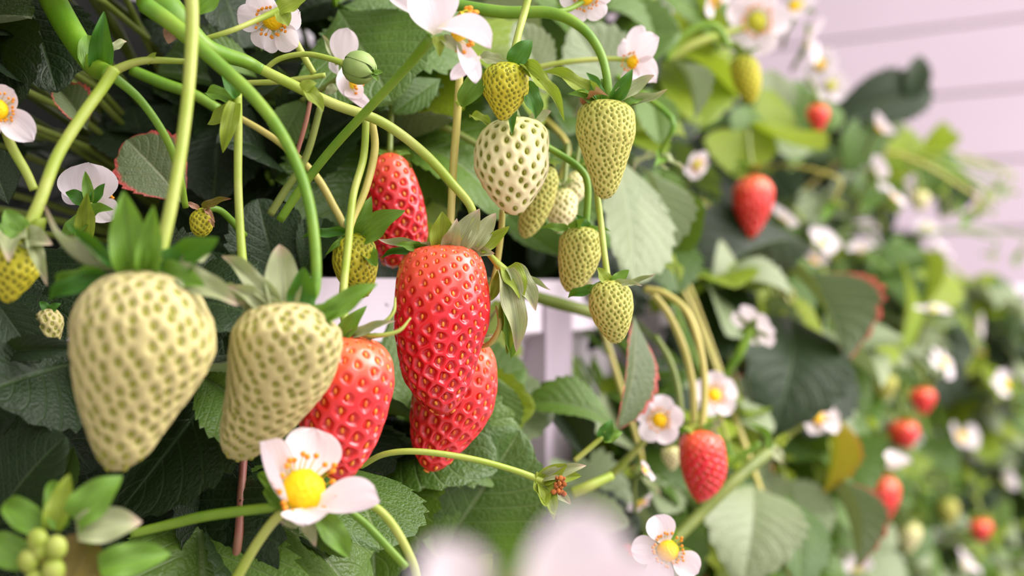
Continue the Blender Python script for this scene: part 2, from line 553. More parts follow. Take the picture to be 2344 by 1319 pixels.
def sepal_unit(name, curl, fold, tipw=1.0, seed=0):
    nu, nv = 3, 14
    V, UV = [], []
    for j in range(nv + 1):
        v = j / nv
        w = 0.5 * (math.sin(math.pi * (0.16 + 0.84 * v) ** 0.85) ** 0.8 if v < 1 else 0.0)
        w = max(w, 0.012)
        for i in range(-nu, nu + 1):
            u = i / nu
            z = fold * abs(u) * w + curl * 4 * v * (1 - v) + 0.05 * math.sin(9 * v + seed) * u * u * w * 4
            V.append((u * w, v, z)); UV.append((0.5 + u / 2, v))
    W = 2 * nu + 1
    F = [(j * W + i, j * W + i + 1, (j + 1) * W + i + 1, (j + 1) * W + i) for j in range(nv) for i in range(W - 1)]
    return new_mesh(name, V, F, M['sepal_green'], uvs=UV)

SEPAL = {'s': sepal_unit('sepal_straight', 0.03, 0.35), 'u': sepal_unit('sepal_arched', 0.16, 0.3, seed=1), 'd': sepal_unit('sepal_cupped', -0.16, 0.3, seed=2),
         'U': sepal_unit('sepal_strong_arch', 0.28, 0.35, seed=3), 'D': sepal_unit('sepal_strong_cup', -0.28, 0.35, seed=4)}

def petal_unit(name, cup, curl, seed):
    rg = random.Random(seed)
    nu, nv = 7, 16
    ph = rg.uniform(0, 6)
    V, UV = [], []
    for j in range(nv + 1):
        v = j / nv
        w = 0.5 * (max(0.0, 1 - ((v - 0.57) / 0.43) ** 2) ** 0.5 if v > 0.57 else (0.16 + 0.84 * math.sin(math.pi / 2 * v / 0.57) ** 1.1))
        w = max(w, 0.03)
        for i in range(-nu, nu + 1):
            u = i / nu
            z = cup * (u * u) * w * 2 + curl * 4 * v * (1 - v) + 0.025 * math.sin(ph + 4 * u + 3 * v) * v + 0.018 * math.sin(ph + 11 * u) * v * v
            V.append((u * w, v - 0.015 * (1 if abs(u) < 0.1 and v > 0.9 else 0), z)); UV.append((0.5 + u / 2, v))
    W = 2 * nu + 1
    F = [(j * W + i, j * W + i + 1, (j + 1) * W + i + 1, (j + 1) * W + i) for j in range(nv) for i in range(W - 1)]
    return new_mesh(name, V, F, M['petal'], uvs=UV)

PETAL = [petal_unit('petal_cupped', 0.30, -0.10, 1), petal_unit('petal_flat', 0.14, -0.04, 2), petal_unit('petal_reflexed', 0.2, 0.10, 3)]

def dome_unit(name, n=60, rows=16, cols=28, h=0.85, bump=0.09):
    V, pts = [], []
    ga = math.pi * (3 - 5 ** 0.5)
    for k in range(n):
        zz = 1 - (k + 0.5) / n
        r = (1 - zz * zz) ** 0.5
        pts.append((r * math.cos(k * ga), r * math.sin(k * ga), zz))
    pa = np.array(pts)
    for j in range(rows + 1):
        ph = (math.pi / 2) * (1 - j / rows)
        for i in range(cols):
            th = 2 * math.pi * i / cols
            p = np.array((math.cos(ph) * math.cos(th), math.cos(ph) * math.sin(th), math.sin(ph)))
            dd = np.min(np.linalg.norm(pa - p, axis=1))
            s = 1 + bump * math.exp(-(dd / 0.11) ** 2)
            V.append((p[0] * s, p[1] * s, p[2] * s * h))
    F = [(j * cols + i, (j + 1) * cols + i, (j + 1) * cols + (i + 1) % cols, j * cols + (i + 1) % cols) for j in range(rows) for i in range(cols)]
    F = [tuple(reversed(f)) for f in F]
    return new_mesh(name, V, F, M['yellow'])

def ball(c, r, nu=8, nv=5, sq=1.0, ax=None):
    V = [(c[0], c[1], c[2] + r * sq)]
    for j in range(1, nv):
        a = math.pi * j / nv
        for i in range(nu):
            t = 2 * math.pi * i / nu
            V.append((c[0] + r * math.sin(a) * math.cos(t), c[1] + r * math.sin(a) * math.sin(t), c[2] + r * sq * math.cos(a)))
    V.append((c[0], c[1], c[2] - r * sq))
    F = [(0, 1 + i, 1 + (i + 1) % nu) for i in range(nu)]
    for j in range(nv - 2):
        for i in range(nu):
            a, b = 1 + j * nu + i, 1 + j * nu + (i + 1) % nu
            F.append((a, a + nu, b + nu, b))
    last = len(V) - 1
    o = 1 + (nv - 2) * nu
    F += [(last, o + (i + 1) % nu, o + i) for i in range(nu)]
    return V, F

def stamens_unit(name, n=26, seed=1):
    rg = random.Random(seed)
    fil, anth = [], []
    for k in range(n):
        t = 2 * math.pi * k / n + rg.uniform(-.1, .1)
        r1 = rg.uniform(1.2, 1.6); z1 = rg.uniform(0.5, 1.0)
        a = np.array([[0.95 * math.cos(t), 0.95 * math.sin(t), 0.0], [1.2 * math.cos(t), 1.2 * math.sin(t), 0.3], [r1 * math.cos(t), r1 * math.sin(t), z1]])
        fil.append(tube_geo(a, [0.035, 0.03, 0.025], 4, False))
        anth.append(ball((r1 * math.cos(t), r1 * math.sin(t), z1), 0.15, 6, 4, 1.3))
    V, F = join(fil)
    n0 = len(F)
    V2, F2 = join(fil + anth)
    me = new_mesh(name, V2, F2, M['yellow_green'])
    me.materials.append(M['anther'])
    for p in me.polygons:
        if p.index >= n0: p.material_index = 1
    return me

DOME = dome_unit('receptacle_dome')
DOME_LO = dome_unit('receptacle_dome_small', 30, 8, 16)
STAMENS = stamens_unit('stamens_ring')

NH = Vector((0.25, -1, 0.35))     # facing the aisle: default blade normal

def blade(parent, name, me, m, base, tip, w, nh=NH):
    return inst(name, with_mat(me, m), frame(base, tip, w, nh), parent)

SM = {'g': 'sepal_green', 'D': 'sepal_deep', 'p': 'sepal_pale', 'l': 'sepal_lime', 'b': 'sepal_brown', 'y': 'sepal_dry'}

def sepals_px(parent, d, specs, name='sepal'):
    """specs: (bx, by, tx, ty, width, material, shape, tip depth offset mm[, normal])"""
    for s in specs:
        bx, by, tx, ty, w, mk, sh, dz = s[:8]
        nh = s[8] if len(s) > 8 else NH
        o = blade(parent, name, SEPAL[sh], M[SM[mk]], P(bx, by, d), P(tx, ty, d + dz / 1000.0), px2m(w, d), nh)
        if mk in 'by': o['label'] = 'dried brown sepal'

# ------------------------------------------------------------------ strawberries
def berry_geo(rows, d, nseed, nth, nv, depth, seedsize, warp=0.0, lump=0.03, seed=1, pr=0.36, elong=0.8, ripe=False):
    """rows: (cx, py, half width px[, depth]) from the calyx down"""
    rg = np.random.default_rng(seed)
    r = [(a[0], a[1], a[2], a[3] if len(a) > 3 else d) for a in rows]
    ys = np.array([a[1] for a in r], float)
    u = np.linspace(0, 1, nv + 1)
    yy = ys[0] + (ys[-1] - ys[0]) * (0.5 - 0.5 * np.cos(math.pi * u))
    hw2 = np.array([a[2] for a in r], float) ** 2
    hw = np.sqrt(np.maximum(pchip(ys, hw2, yy), 0))
    cx = catmull(np.array([[a[0], a[1]] for a in r], float), 12)
    cxx = np.interp(yy, cx[:, 1], cx[:, 0])
    dd = np.interp(yy, ys, [a[3] for a in r])
    s = K * dd / IMW
    C = np.stack([(cxx - IMW / 2) * s, dd, CAMZ + (IMH / 2 - yy) * s], 1)
    R = hw * s
    th = np.linspace(0, 2 * math.pi, nth, endpoint=False)
    p1, p2, p3 = rg.uniform(0, 6.28, 3)
    lum = 1 + lump * (np.sin(3 * th[None] + p1 + u[:, None] * 2) * 0.6 + np.sin(2 * th[None] + p2 - u[:, None] * 4) * 0.6 + 0.4 * np.sin(5 * th[None] + p3 + 9 * u[:, None]))
    tilt = np.gradient(C, axis=0)
    Rr = R[:, None] * (1 + (lum - 1) * 0.7)
    X = C[:, None, 0] + Rr * np.cos(th)[None]
    Y = C[:, None, 1] + Rr * np.sin(th)[None]
    Zz = np.repeat(C[:, None, 2], nth, 1)
    G = np.stack([X, Y, Zz], 2)
    # seeds: golden-angle spiral, even by area
    seg = np.linalg.norm(np.diff(C, axis=0), axis=1) + np.abs(np.diff(R)) * 0.6
    area = np.concatenate([[0], np.cumsum(0.5 * (R[1:] + R[:-1]) * seg)])
    area_tot = area[-1] * 2 * math.pi
    k = (np.arange(nseed) + 0.5) / nseed
    if warp: k = k ** (1 - warp)
    us = np.interp(k, area / area[-1], u)
    ths = (np.arange(nseed) * math.pi * (3 - 5 ** 0.5) + rg.normal(0, 0.05, nseed)) % (2 * math.pi)
    us = np.clip(us + rg.normal(0, 0.004, nseed), 0.02, 0.95)
    Cs = np.stack([np.interp(us, u, C[:, i]) for i in range(3)], 1)
    Rs = np.interp(us, u, R)
    S = Cs + np.stack([Rs * np.cos(ths), Rs * np.sin(ths), 0 * ths], 1)
    cell = math.sqrt(area_tot / nseed)
    flat = G.reshape(-1, 3)
    zs = np.array([1, 1, elong]); Sz = S * zs
    d1 = np.empty(len(flat)); d2 = np.empty(len(flat))
    for a in range(0, len(flat), 8000):
        q = np.linalg.norm((flat[a:a + 8000] * zs)[:, None, :] - Sz[None], axis=2)
        q.partition(1, axis=1)
        d1[a:a + 8000] = q[:, 0]; d2[a:a + 8000] = q[:, 1]
    dN = d1 / cell
    along = np.repeat((yy - ys[0]) / (ys[-1] - ys[0]), nth)
    if ripe:                                   # open cells with thin ridges, widening towards the tip
        q = d1 / (d1 + d2 + 1e-12)
        lo = np.interp(along, [0, .25, .7, 1], [.10, .15, .26, .26]); hi = np.interp(along, [0, .25, .7, 1], [.32, .38, .475, .475])
        t = np.clip((q - lo) / (hi - lo), 0, 1)
        pit = 1 - t * t * (3 - 2 * t)
    else:
        pit = np.exp(-(dN / pr) ** 2)
    ridge = np.clip((d2 - d1) / cell, 0, 1)
    # normals
    gu = np.gradient(G, axis=0)
    gt = np.roll(G, -1, 1) - np.roll(G, 1, 1)
    N = np.cross(gt, gu)
    N /= np.linalg.norm(N, axis=2)[:, :, None] + 1e-15
    out = G - C[:, None, :]
    sgn = np.where((N * out).sum(2) < 0, -1, 1)
    N *= sgn[:, :, None]
    N[0] = (0, 0, 1); N[-1] = (0, 0, -1)
    fade = np.minimum(1, R / (R.max() * 0.5))[:, None]
    fade = fade * np.clip((1 - along.reshape(nv + 1, nth)[:, :1]) / .14, 0, 1)
    if ripe: fade = fade * (0.55 + 0.75 * along.reshape(nv + 1, nth)[:, :1])
    disp = -depth * cell * (pit.reshape(nv + 1, nth) - 0.25 * (1 - np.exp(-(ridge.reshape(nv + 1, nth) / 0.12) ** 2)) * 0) * fade
    G2 = G + N * disp[:, :, None]
    V = G2.reshape(-1, 3)
    F = []
    for j in range(nv):
        for i in range(nth):
            i2 = (i + 1) % nth
            F.append((j * nth + i, (j + 1) * nth + i, (j + 1) * nth + i2, j * nth + i2))
    # seeds mesh
    parts = []
    jv = np.interp(us, u, np.arange(nv + 1)).round().astype(int)
    ti = (ths / (2 * math.pi) * nth).round().astype(int) % nth
    for a in range(nseed):
        c = Vector(G2[jv[a], ti[a]]); nrm = Vector(N[jv[a], ti[a]])
        ydir = Vector(gu[jv[a], ti[a]])
        if ydir.length < 1e-9: continue
        ydir.normalize()
        ydir = (ydir - nrm * nrm.dot(ydir)).normalized()
        xd = ydir.cross(nrm)
        bv, bf = ball((0, 0, 0), 1.0, 6, 4)
        sz = seedsize * cell * (1 if not ripe else .75 + .4 * us[a])
        parts.append(([c + nrm * (0.25 * sz) + ydir * (q[2] * sz * 1.35) + xd * (q[0] * sz * 0.8) + nrm * (q[1] * sz * 0.6) for q in bv], bf))
    SV, SF = join(parts)
    return V, F, pit, along, SV, SF

PROFILE = [(0, 0), (.03, .45), (.12, .80), (.27, 1.0), (.45, .97), (.65, .76), (.82, .50), (.94, .28), (1, 0)]
PROFILE_LONG = [(0, 0), (.03, .5), (.12, .88), (.3, 1.0), (.55, .94), (.75, .76), (.9, .48), (.97, .26), (1, 0)]

def auto_rows(cx, top, bot, hw, lean=0.0, long=False):
    return [(cx + lean * (t - 0.3), top + t * (bot - top), hw * w) for t, w in (PROFILE_LONG if long else PROFILE)]

SEEDM = {'ripe': 'seed_ripe', 'ripe_orange': 'seed_ripe', 'white': 'seed_green', 'pale': 'seed_dark', 'green': 'seed_dark', 'young': 'seed_dark'}
SURF = {'ripe': (0.26, 0.17), 'ripe_orange': (0.24, 0.17), 'white': (0.30, 0.17), 'pale': (0.20, 0.16), 'green': (0.28, 0.17), 'young': (0.28, 0.2)}

def berry(label, rows, d, kind, nseed, res, sepals=None, stalk=None, stalk_m='stem_lime', auto=0, warp=0.0, lump=0.03, seed=1, group='strawberries hanging along the row', depth=None):
    top = rows[0]
    d0 = top[3] if len(top) > 3 else d
    root = empty('strawberry', P(top[0], top[1], d0), label, 'strawberry', group)
    V, F, pit, along, SV, SF = berry_geo(rows, d, nseed, res[0], res[1], depth or SURF[kind][0], SURF[kind][1], warp, lump, seed, .40 if 'ripe' in kind else .27, .95 if 'ripe' in kind else .72, 'ripe' in kind)
    fruit = obj('fruit', V, F, M[kind], root, attrs={'pit': pit, 'along': along})
    so = obj('seeds', SV, SF, M[SEEDM[kind]], fruit)
    so['kind'] = 'stuff'
    if sepals: sepals_px(root, d0 - 0.001, sepals)
    if auto:
        rg = random.Random(seed)
        r = px2m(max(a[2] for a in rows), d)
        c = P(top[0], top[1], d0) + Z * 0.0005
        for k in range(auto):
            t = 2 * math.pi * k / auto + rg.uniform(-.3, .3)
            dr = Vector((math.cos(t), math.sin(t), 0))
            tip = c + dr * r * rg.uniform(0.95, 1.35) + Z * r * rg.uniform(-0.25, 0.55)
            blade(root, 'sepal', SEPAL[rg.choice('usu')], M[rg.choice(['sepal_green', 'sepal_pale', 'sepal_lime', 'sepal_deep'])], c + dr * r * 0.12, tip, r * rg.uniform(0.4, 0.6), Z + dr * -0.2)
    if stalk: tube_px('stalk', stalk, M[stalk_m], root)
    return root

# ------------------------------------------------------------------ the big strawberries
B1D = 0.36
berry('biggest cream-green unripe strawberry, two green calyx lobes standing upright on top',
      [(325, 618, 0), (324, 632, 82), (322, 660, 120), (320, 700, 146), (324, 750, 161), (326, 800, 161), (320, 850, 150), (309, 900, 131), (297, 950, 107), (287, 1000, 82), (280, 1040, 60), (270, 1065, 34), (265, 1079, 0)],
      B1D, 'white', 310, (240, 260),
      [(300, 622, 283, 437, 88, 'g', 's', -4), (338, 622, 352, 470, 58, 'g', 's', -6), (285, 615, 98, 465, 30, 'p', 'D', 4, (0.5, -.6, 1)), (285, 622, 150, 508, 34, 'D', 'd', 0),
       (350, 622, 500, 545, 80, 'D', 'd', -6), (395, 628, 545, 700, 62, 'p', 'u', 2), (250, 634, 112, 690, 44, 'D', 'u', 4), (245, 628, 130, 655, 26, 'g', 'u', 8), (370, 628, 470, 655, 60, 'g', 's', -4), (410, 620, 470, 590, 40, 'p', 'u', 14)],
      [(436, -40, .385, 32), (440, 60, .382, 31), (432, 200, .376, 29), (415, 340, .37, 29), (392, 470, .364, 30), (362, 600, .36, 33)], 'stem_lime', seed=11, depth=.32)

berry('cream-green unripe strawberry hanging just behind the white flower with a yellow centre',
      [(655, 690, 0, .382), (652, 702, 75, .382), (652, 730, 105, .382), (656, 760, 127, .383), (654, 800, 131, .385), (645, 850, 126, .388), (630, 900, 115, .391), (604, 950, 97, .394), (577, 1000, 74, .397), (560, 1030, 50, .399), (553, 1055, 0, .40)],
      .388, 'white', 330, (230, 230),
      [(648, 716, 640, 560, 84, 'p', 's', 8), (632, 710, 508, 586, 46, 'p', 'u', 4), (640, 726, 520, 655, 48, 'p', 'u', -3), (688, 716, 695, 612, 66, 'D', 'd', -5),
       (705, 728, 795, 705, 40, 'g', 'u', 0), (740, 732, 864, 650, 52, 'g', 'u', 2), (560, 700, 452, 640, 40, 'p', 's', 8), (640, 730, 545, 690, 44, 'p', 'd', -4), (700, 730, 760, 745, 40, 'g', 's', -3)],
      [(330, 10, .41, 40), (400, 60, .408, 38), (480, 130, .404, 34), (570, 212, .40, 31), (640, 300, .396, 28), (692, 410, .391, 26), (718, 530, .386, 25), (722, 660, .383, 24), (690, 700, .383, 26)], 'stem_green', seed=12, depth=.32)

berry('red strawberry half hidden behind the cream-green fruit and white flower',
      [(800, 768, 0), (800, 776, 48), (798, 800, 86), (795, 840, 106), (792, 880, 111), (787, 920, 108), (783, 960, 101), (781, 1000, 88), (780, 1040, 68), (781, 1075, 42), (782, 1102, 0)],
      .415, 'ripe_orange', 150, (230, 230), [(800, 775, 905, 735, 24, 'p', 'u', -2), (815, 772, 890, 768, 16, 'p', 'd', -4), (780, 772, 840, 700, 40, 'g', 'u', -3)],
      [(838, 270, .452, 17), (832, 360, .45, 18), (808, 450, .442, 18), (797, 560, .432, 19), (785, 690, .42, 20), (798, 775, .416, 22)], 'stem_lime', seed=13, lump=.035, depth=.22, warp=-.2)

berry('long bright red strawberry hanging in the middle under a pale green calyx',
      [(1015, 560, 0), (1014, 568, 62), (1013, 590, 88), (1011, 640, 103), (1012, 700, 109), (1010, 740, 109), (1006, 790, 98), (1003, 840, 88), (1003, 880, 74), (1006, 915, 52), (1012, 950, 0)],
      .46, 'ripe', 290, (280, 320),
      [(1008, 566, 1012, 484, 60, 'l', 's', -4), (1045, 568, 1098, 478, 58, 'p', 's', -2), (1080, 568, 1135, 488, 46, 'p', 's', 2), (1100, 572, 1166, 518, 32, 'l', 'd', -2), (1000, 570, 866, 548, 30, 'p', 'd', 0), (985, 574, 872, 592, 20, 'D', 'u', 4),
       (1070, 572, 1132, 580, 30, 'p', 'd', -3), (1025, 570, 1046, 500, 44, 'p', 'u', -6), (960, 572, 905, 560, 24, 'g', 's', -6)],
      [(560, 140, .44, 26), (640, 180, .441, 25), (760, 237, .443, 25), (870, 278, .446, 24), (960, 342, .45, 23), (1030, 415, .454, 22), (1082, 490, .458, 20), (1040, 566, .46, 24)], 'stem_lime', seed=14, lump=.04, depth=.24, warp=-.45)

berry('orange-red strawberry tucked behind the tip of the long bright red one',
      [(1075, 778, 0), (1072, 788, 42), (1062, 820, 74), (1050, 860, 91), (1042, 900, 97), (1034, 940, 95), (1022, 980, 84), (1008, 1020, 64), (998, 1050, 44), (994, 1068, 28), (990, 1080, 0)],
      .487, 'ripe_orange', 170, (240, 220), [(1090, 780, 1142, 700, 12, 'p', 'D', 0), (1085, 784, 1140, 768, 16, 'p', 'U', -4)],
      [(1150, 480, .49, 14), (1146, 540, .49, 15), (1130, 640, .49, 14), (1090, 730, .488, 14), (1078, 780, .487, 16)], 'stem_yellow', seed=15, lump=.03, depth=.22, warp=-.2)

berry('red strawberry hanging high behind the crossing stalks, tip hidden by the pale green calyx',
      [(892, 350, 0), (893, 358, 26), (896, 385, 46), (900, 420, 58), (908, 470, 65), (914, 520, 66), (915, 560, 60), (908, 590, 42), (900, 612, 0)],
      .515, 'ripe', 130, (200, 200), [(890, 358, 850, 348, 14, 'g', 'u', 2), (898, 356, 940, 352, 14, 'g', 'u', 2)],
      [(905, 150, .53, 12), (896, 250, .525, 13), (892, 352, .516, 14)], 'stem_dim', seed=16, depth=.24)

berry('small dark green strawberry behind the thin stalk, above the white trough lip',
      [(812, 532, 0), (812, 540, 30), (812, 565, 48), (812, 600, 53), (816, 635, 46), (822, 660, 32), (828, 682, 0)],
      .478, 'young', 280, (180, 170),
      [(830, 545, 928, 482, 62, 'g', 'u', -6), (825, 545, 862, 610, 44, 'g', 'd', -10), (800, 540, 745, 585, 16, 'g', 'u', -4), (795, 538, 690, 545, 24, 'D', 'u', 0), (800, 535, 800, 480, 26, 'D', 's', 4), (815, 540, 850, 450, 40, 'g', 'u', 0)],
      [(545, 268, .485, 15), (600, 300, .484, 16), (650, 335, .483, 17), (722, 402, .481, 18), (768, 480, .479, 18), (800, 540, .478, 20)], 'stem_yellow', seed=17)

berry('plump pale cream strawberry with green pips under the small green one',
      [(1185, 268, 0), (1183, 276, 48), (1176, 310, 80), (1171, 345, 86), (1171, 380, 86), (1172, 420, 72), (1173, 450, 53), (1176, 478, 30), (1180, 493, 0)],
      .475, 'pale', 150, (220, 200),
      [(1165, 272, 1172, 250, 36, 'g', 's', -4), (1150, 255, 1172, 310, 36, 'D', 'u', -16), (1215, 280, 1262, 254, 30, 'p', 's', 0), (1120, 290, 1075, 270, 26, 'l', 'u', 8)],
      [(1130, 150, .49, 14), (1165, 215, .482, 14), (1185, 272, .476, 16)], 'stem_dim', seed=18, depth=.22)

berry('small yellow-green strawberry topmost in the middle, hung directly over the pale cream one',
      [(1158, 142, 0), (1158, 150, 34), (1157, 175, 54), (1158, 205, 55), (1157, 235, 40), (1154, 258, 24), (1151, 276, 0)],
      .45, 'young', 280, (200, 180),
      [(1172, 148, 1218, 92, 48, 'D', 'u', 0), (1150, 148, 1092, 135, 34, 'p', 'u', 4), (1115, 165, 1055, 244, 52, 'g', 'u', 8), (1195, 155, 1292, 278, 36, 'l', 'u', -6), (1195, 190, 1226, 272, 46, 'D', 'u', 6), (1190, 155, 1262, 205, 34, 'l', 'u', -2), (1120, 160, 1085, 215, 40, 'g', 's', 10)],
      [(1210, -10, .462, 18), (1200, 30, .46, 18), (1186, 80, .455, 17), (1170, 148, .45, 19)], 'stem_lime', seed=19)

berry('long tapering green strawberry hanging from the curved stalk, beside the pale cream one',
      [(1385, 228, 0), (1384, 236, 46), (1386, 262, 65), (1386, 300, 68), (1387, 340, 58), (1387, 380, 46), (1387, 415, 34), (1385, 440, 24), (1384, 456, 0)],
      .475, 'green', 560, (260, 280),
      [(1372, 236, 1342, 166, 32, 'D', 'u', 0), (1384, 232, 1376, 180, 30, 'g', 's', 4), (1405, 232, 1448, 158, 36, 'D', 'u', -3), (1402, 236, 1498, 172, 34, 'p', 's', 2), (1420, 238, 1528, 204, 26, 'p', 'D', -2), (1368, 234, 1240, 165, 38, 'l', 'u', 2), (1368, 238, 1300, 215, 30, 'g', 'u', -4), (1345, 246, 1392, 220, 24, 'y', 'u', -14), (1430, 240, 1470, 225, 24, 'g', 'u', 6)],
      [(1035, 10, .485, 28), (1150, 28, .484, 30), (1262, 30, .482, 28), (1330, 62, .479, 24), (1370, 112, .477, 21), (1388, 170, .475, 20), (1392, 232, .475, 22)], 'stem_green', seed=20)

berry('small green strawberry leaning behind the stalk of the lowest green one',
      [(1330, 518, 0), (1330, 526, 34), (1329, 550, 49), (1327, 580, 49), (1322, 615, 43), (1314, 645, 31), (1308, 670, 0)],
      .495, 'green', 300, (190, 180),
      [(1338, 530, 1318, 492, 34, 'D', 's', -3), (1345, 526, 1398, 530, 12, 'g', 'u', 0), (1300, 528, 1240, 522, 20, 'g', 'u', 0), (1310, 526, 1340, 500, 24, 'g', 's', -6)],
      [(1240, 330, .50, 15), (1275, 350, .50, 16), (1325, 384, .498, 17), (1345, 425, .497, 17), (1341, 524, .496, 16)], 'stem_green', seed=21)

berry('small green strawberry hanging lowest of the green ones, against the white trough',
      [(1397, 640, 0), (1397, 648, 32), (1398, 672, 49), (1399, 700, 52), (1402, 735, 44), (1407, 765, 28), (1410, 787, 0)],
      .472, 'green', 300, (200, 190),
      [(1390, 650, 1366, 612, 30, 'l', 's', -2), (1402, 650, 1440, 618, 28, 'g', 's', 0), (1420, 654, 1500, 628, 14, 'p', 'd', 0), (1372, 664, 1300, 682, 24, 'D', 'u', 6), (1385, 652, 1345, 668, 20, 'g', 'u', 0), (1410, 652, 1470, 655, 16, 'p', 'u', -4)],
      [(1366, 440, .486, 15), (1374, 500, .482, 15), (1382, 570, .477, 15), (1392, 648, .473, 16)], 'stem_lime', seed=22)

berry('narrow pale green strawberry half hidden behind the plump pale cream one',
      [(1250, 380, 0), (1249, 390, 24), (1243, 420, 36), (1233, 460, 37), (1220, 500, 32), (1210, 525, 24), (1203, 546, 0)],
      .52, 'green', 240, (150, 150), None, [(1250, 300, .53, 12), (1252, 340, .525, 12), (1250, 385, .52, 13)], 'stem_dim', auto=6, seed=23)
berry('little pale green strawberry peeping below the narrow one, beside a thin stalk',
      [(1290, 430, 0), (1290, 437, 20), (1289, 460, 33), (1286, 490, 34), (1281, 515, 22), (1278, 532, 0)],
      .535, 'pale', 110, (110, 100), None, [(1300, 330, .545, 11), (1296, 380, .54, 11), (1290, 434, .535, 12)], 'stem_dim', auto=6, seed=24)
berry('tiny pale green strawberry over the little one between two thin stalks',
      [(1318, 392, 0), (1318, 398, 16), (1317, 416, 27), (1314, 440, 27), (1310, 462, 16), (1308, 474, 0)],
      .55, 'pale', 90, (90, 80), None, [(1330, 320, .555, 10), (1322, 360, .552, 10), (1318, 394, .55, 11)], 'stem_dim', auto=6, seed=25)
berry('yellow-green young strawberry hanging at the frame edge under drooping pale calyx lobes',
      [(30, 548, 0), (30, 556, 40), (32, 585, 58), (33, 620, 58), (28, 650, 44), (22, 675, 26), (18, 694, 0)],
      .385, 'young', 130, (150, 130),
      [(50, 545, 12, 480, 60, 'g', 's', 0), (60, 548, 120, 560, 60, 'p', 'u', -4), (30, 550, 20, 600, 70, 'p', 'u', -14), (75, 552, 108, 655, 34, 'p', 'u', -6), (40, 545, -30, 540, 60, 'g', 'u', -2), (70, 545, 105, 500, 40, 'l', 'u', 2)],
      [(262, 158, .41, 30), (235, 200, .408, 28), (185, 270, .402, 28), (130, 360, .395, 29), (88, 470, .388, 30), (50, 550, .385, 34)], 'stem_lime', seed=26)
berry('tiny yellow-green fruitlet with dried brown stamens beside the upright calyx',
      [(462, 476, 0), (462, 482, 16), (462, 500, 28), (461, 522, 26), (460, 545, 0)],
      .455, 'young', 90, (90, 80), [(455, 480, 424, 465, 14, 'y', 'u', 0), (470, 480, 492, 510, 14, 'y', 'u', -4), (465, 478, 530, 455, 20, 'b', 'u', 0), (478, 490, 490, 520, 12, 'y', 'd', -6)],
      [(560, 540, .47, 16), (530, 505, .465, 17), (500, 480, .46, 16), (464, 478, .456, 14)], 'stem_green', seed=27)
berry('pale cream strawberry seen only as a sliver between dark leaves beside the biggest fruit',
      [(112, 705, 0), (112, 712, 22), (110, 740, 36), (106, 775, 32), (102, 805, 0)], .428, 'white', 80, (90, 80), [(112, 712, 90, 690, 20, 'D', 'u', 0), (114, 712, 140, 695, 20, 'D', 'u', 0)], None, seed=28)

# thin curled calyx lobes beside the long red one
CURL = [o for o in COL.objects if o.name.startswith('strawberry') and o.type == 'EMPTY']
tube_px('curled_sepal', [(1098, 796, .470, 8), (1126, 782, .466, 14), (1144, 745, .464, 12), (1136, 700, .466, 5)], M['stem_yellow'], CURL[4])
tube_px('curled_sepal', [(795, 762, .414, 9), (860, 768, .41, 10), (912, 758, .41, 9), (940, 728, .412, 4)], M['stem_lime'], CURL[2])
tube_px('curled_sepal', [(800, 762, .416, 8), (868, 744, .412, 10), (900, 716, .412, 8), (905, 682, .414, 4)], M['stem_lime'], CURL[2])

# strawberries further along the row
berry('red oval strawberry under three arched stalks, below and beside the small white flower',
      [(1605, 985, 0), (1604, 992, 36), (1606, 1020, 53), (1609, 1055, 55), (1612, 1090, 49), (1611, 1120, 36), (1606, 1140, 20), (1604, 1150, 0)],
      .62, 'ripe', 170, (170, 170),
      [(1590, 990, 1560, 975, 24, 'l', 'u', -4), (1615, 988, 1658, 956, 24, 'p', 'D', 0), (1600, 988, 1540, 990, 16, 'g', 'u', 4), (1620, 990, 1650, 1000, 20, 'p', 'u', -4), (1600, 988, 1598, 960, 24, 'l', 's', 2), (1610, 988, 1632, 968, 24, 'g', 's', 0)],
      [(1475, 662, .635, 16), (1520, 672, .632, 16), (1570, 712, .629, 17), (1600, 790, .626, 17), (1613, 880, .623, 16), (1606, 990, .62, 18)], 'stem_yellow', seed=31)
berry('red conical strawberry standing out against grey-green leaves, hanging alone',
      auto_rows(1724, 400, 546, 47, -6), .88, 'ripe_orange', 110, (110, 110), None, [(1712, 300, .9, 10), (1716, 350, .89, 11), (1726, 402, .88, 12)], 'stem_dim', auto=9, seed=32, warp=.1)
berry('long yellow-green strawberry hanging beneath the large white flower',
      auto_rows(1706, 126, 238, 34, 18, True), .78, 'young', 120, (100, 100), None, [(1650, 90, .78, 13), (1680, 105, .78, 13), (1700, 128, .78, 14)], 'stem_green', auto=8, seed=33)
FAR = [  # label, cx, top, bottom, hw, lean, d, kind
    ('small red strawberry under the dark leaf that tops the hedge', 1872, 238, 302, 26, 4, .98, 'ripe_orange'),
    ('pinkish red strawberry beneath the blurred white blossom low on the hedge', 2016, 1085, 1212, 44, -6, 1.05, 'ripe_orange'),
    ('red strawberry far along the hedge, upper of the two close together', 2112, 886, 950, 29, 4, 1.16, 'ripe_orange'),
    ('orange-red strawberry far along the hedge, lower of the two close together', 2068, 960, 1032, 36, 6, 1.12, 'ripe_orange'),
    ('dull red strawberry low at the far end of the hedge', 2245, 1188, 1240, 27, 3, 1.35, 'ripe_orange'),
    ('pale yellow-green strawberry above the far pair of red ones', 2026, 856, 916, 28, 2, 1.08, 'green'),
    ('yellow-green strawberry low on the hedge beyond the pinkish red one', 2170, 1140, 1206, 26, 4, 1.4, 'green'),
    ('cream strawberry below the yellow-green one near the hedge foot', 2082, 1196, 1268, 28, -4, 1.25, 'pale'),
    ('pale yellow strawberry high at the outer edge of the hedge', 2104, 436, 484, 24, 2, 1.25, 'pale'),
    ('cream strawberry hiding behind the small white flower beside the red oval fruit', 1537, 1020, 1078, 24, 2, .66, 'pale'),
]
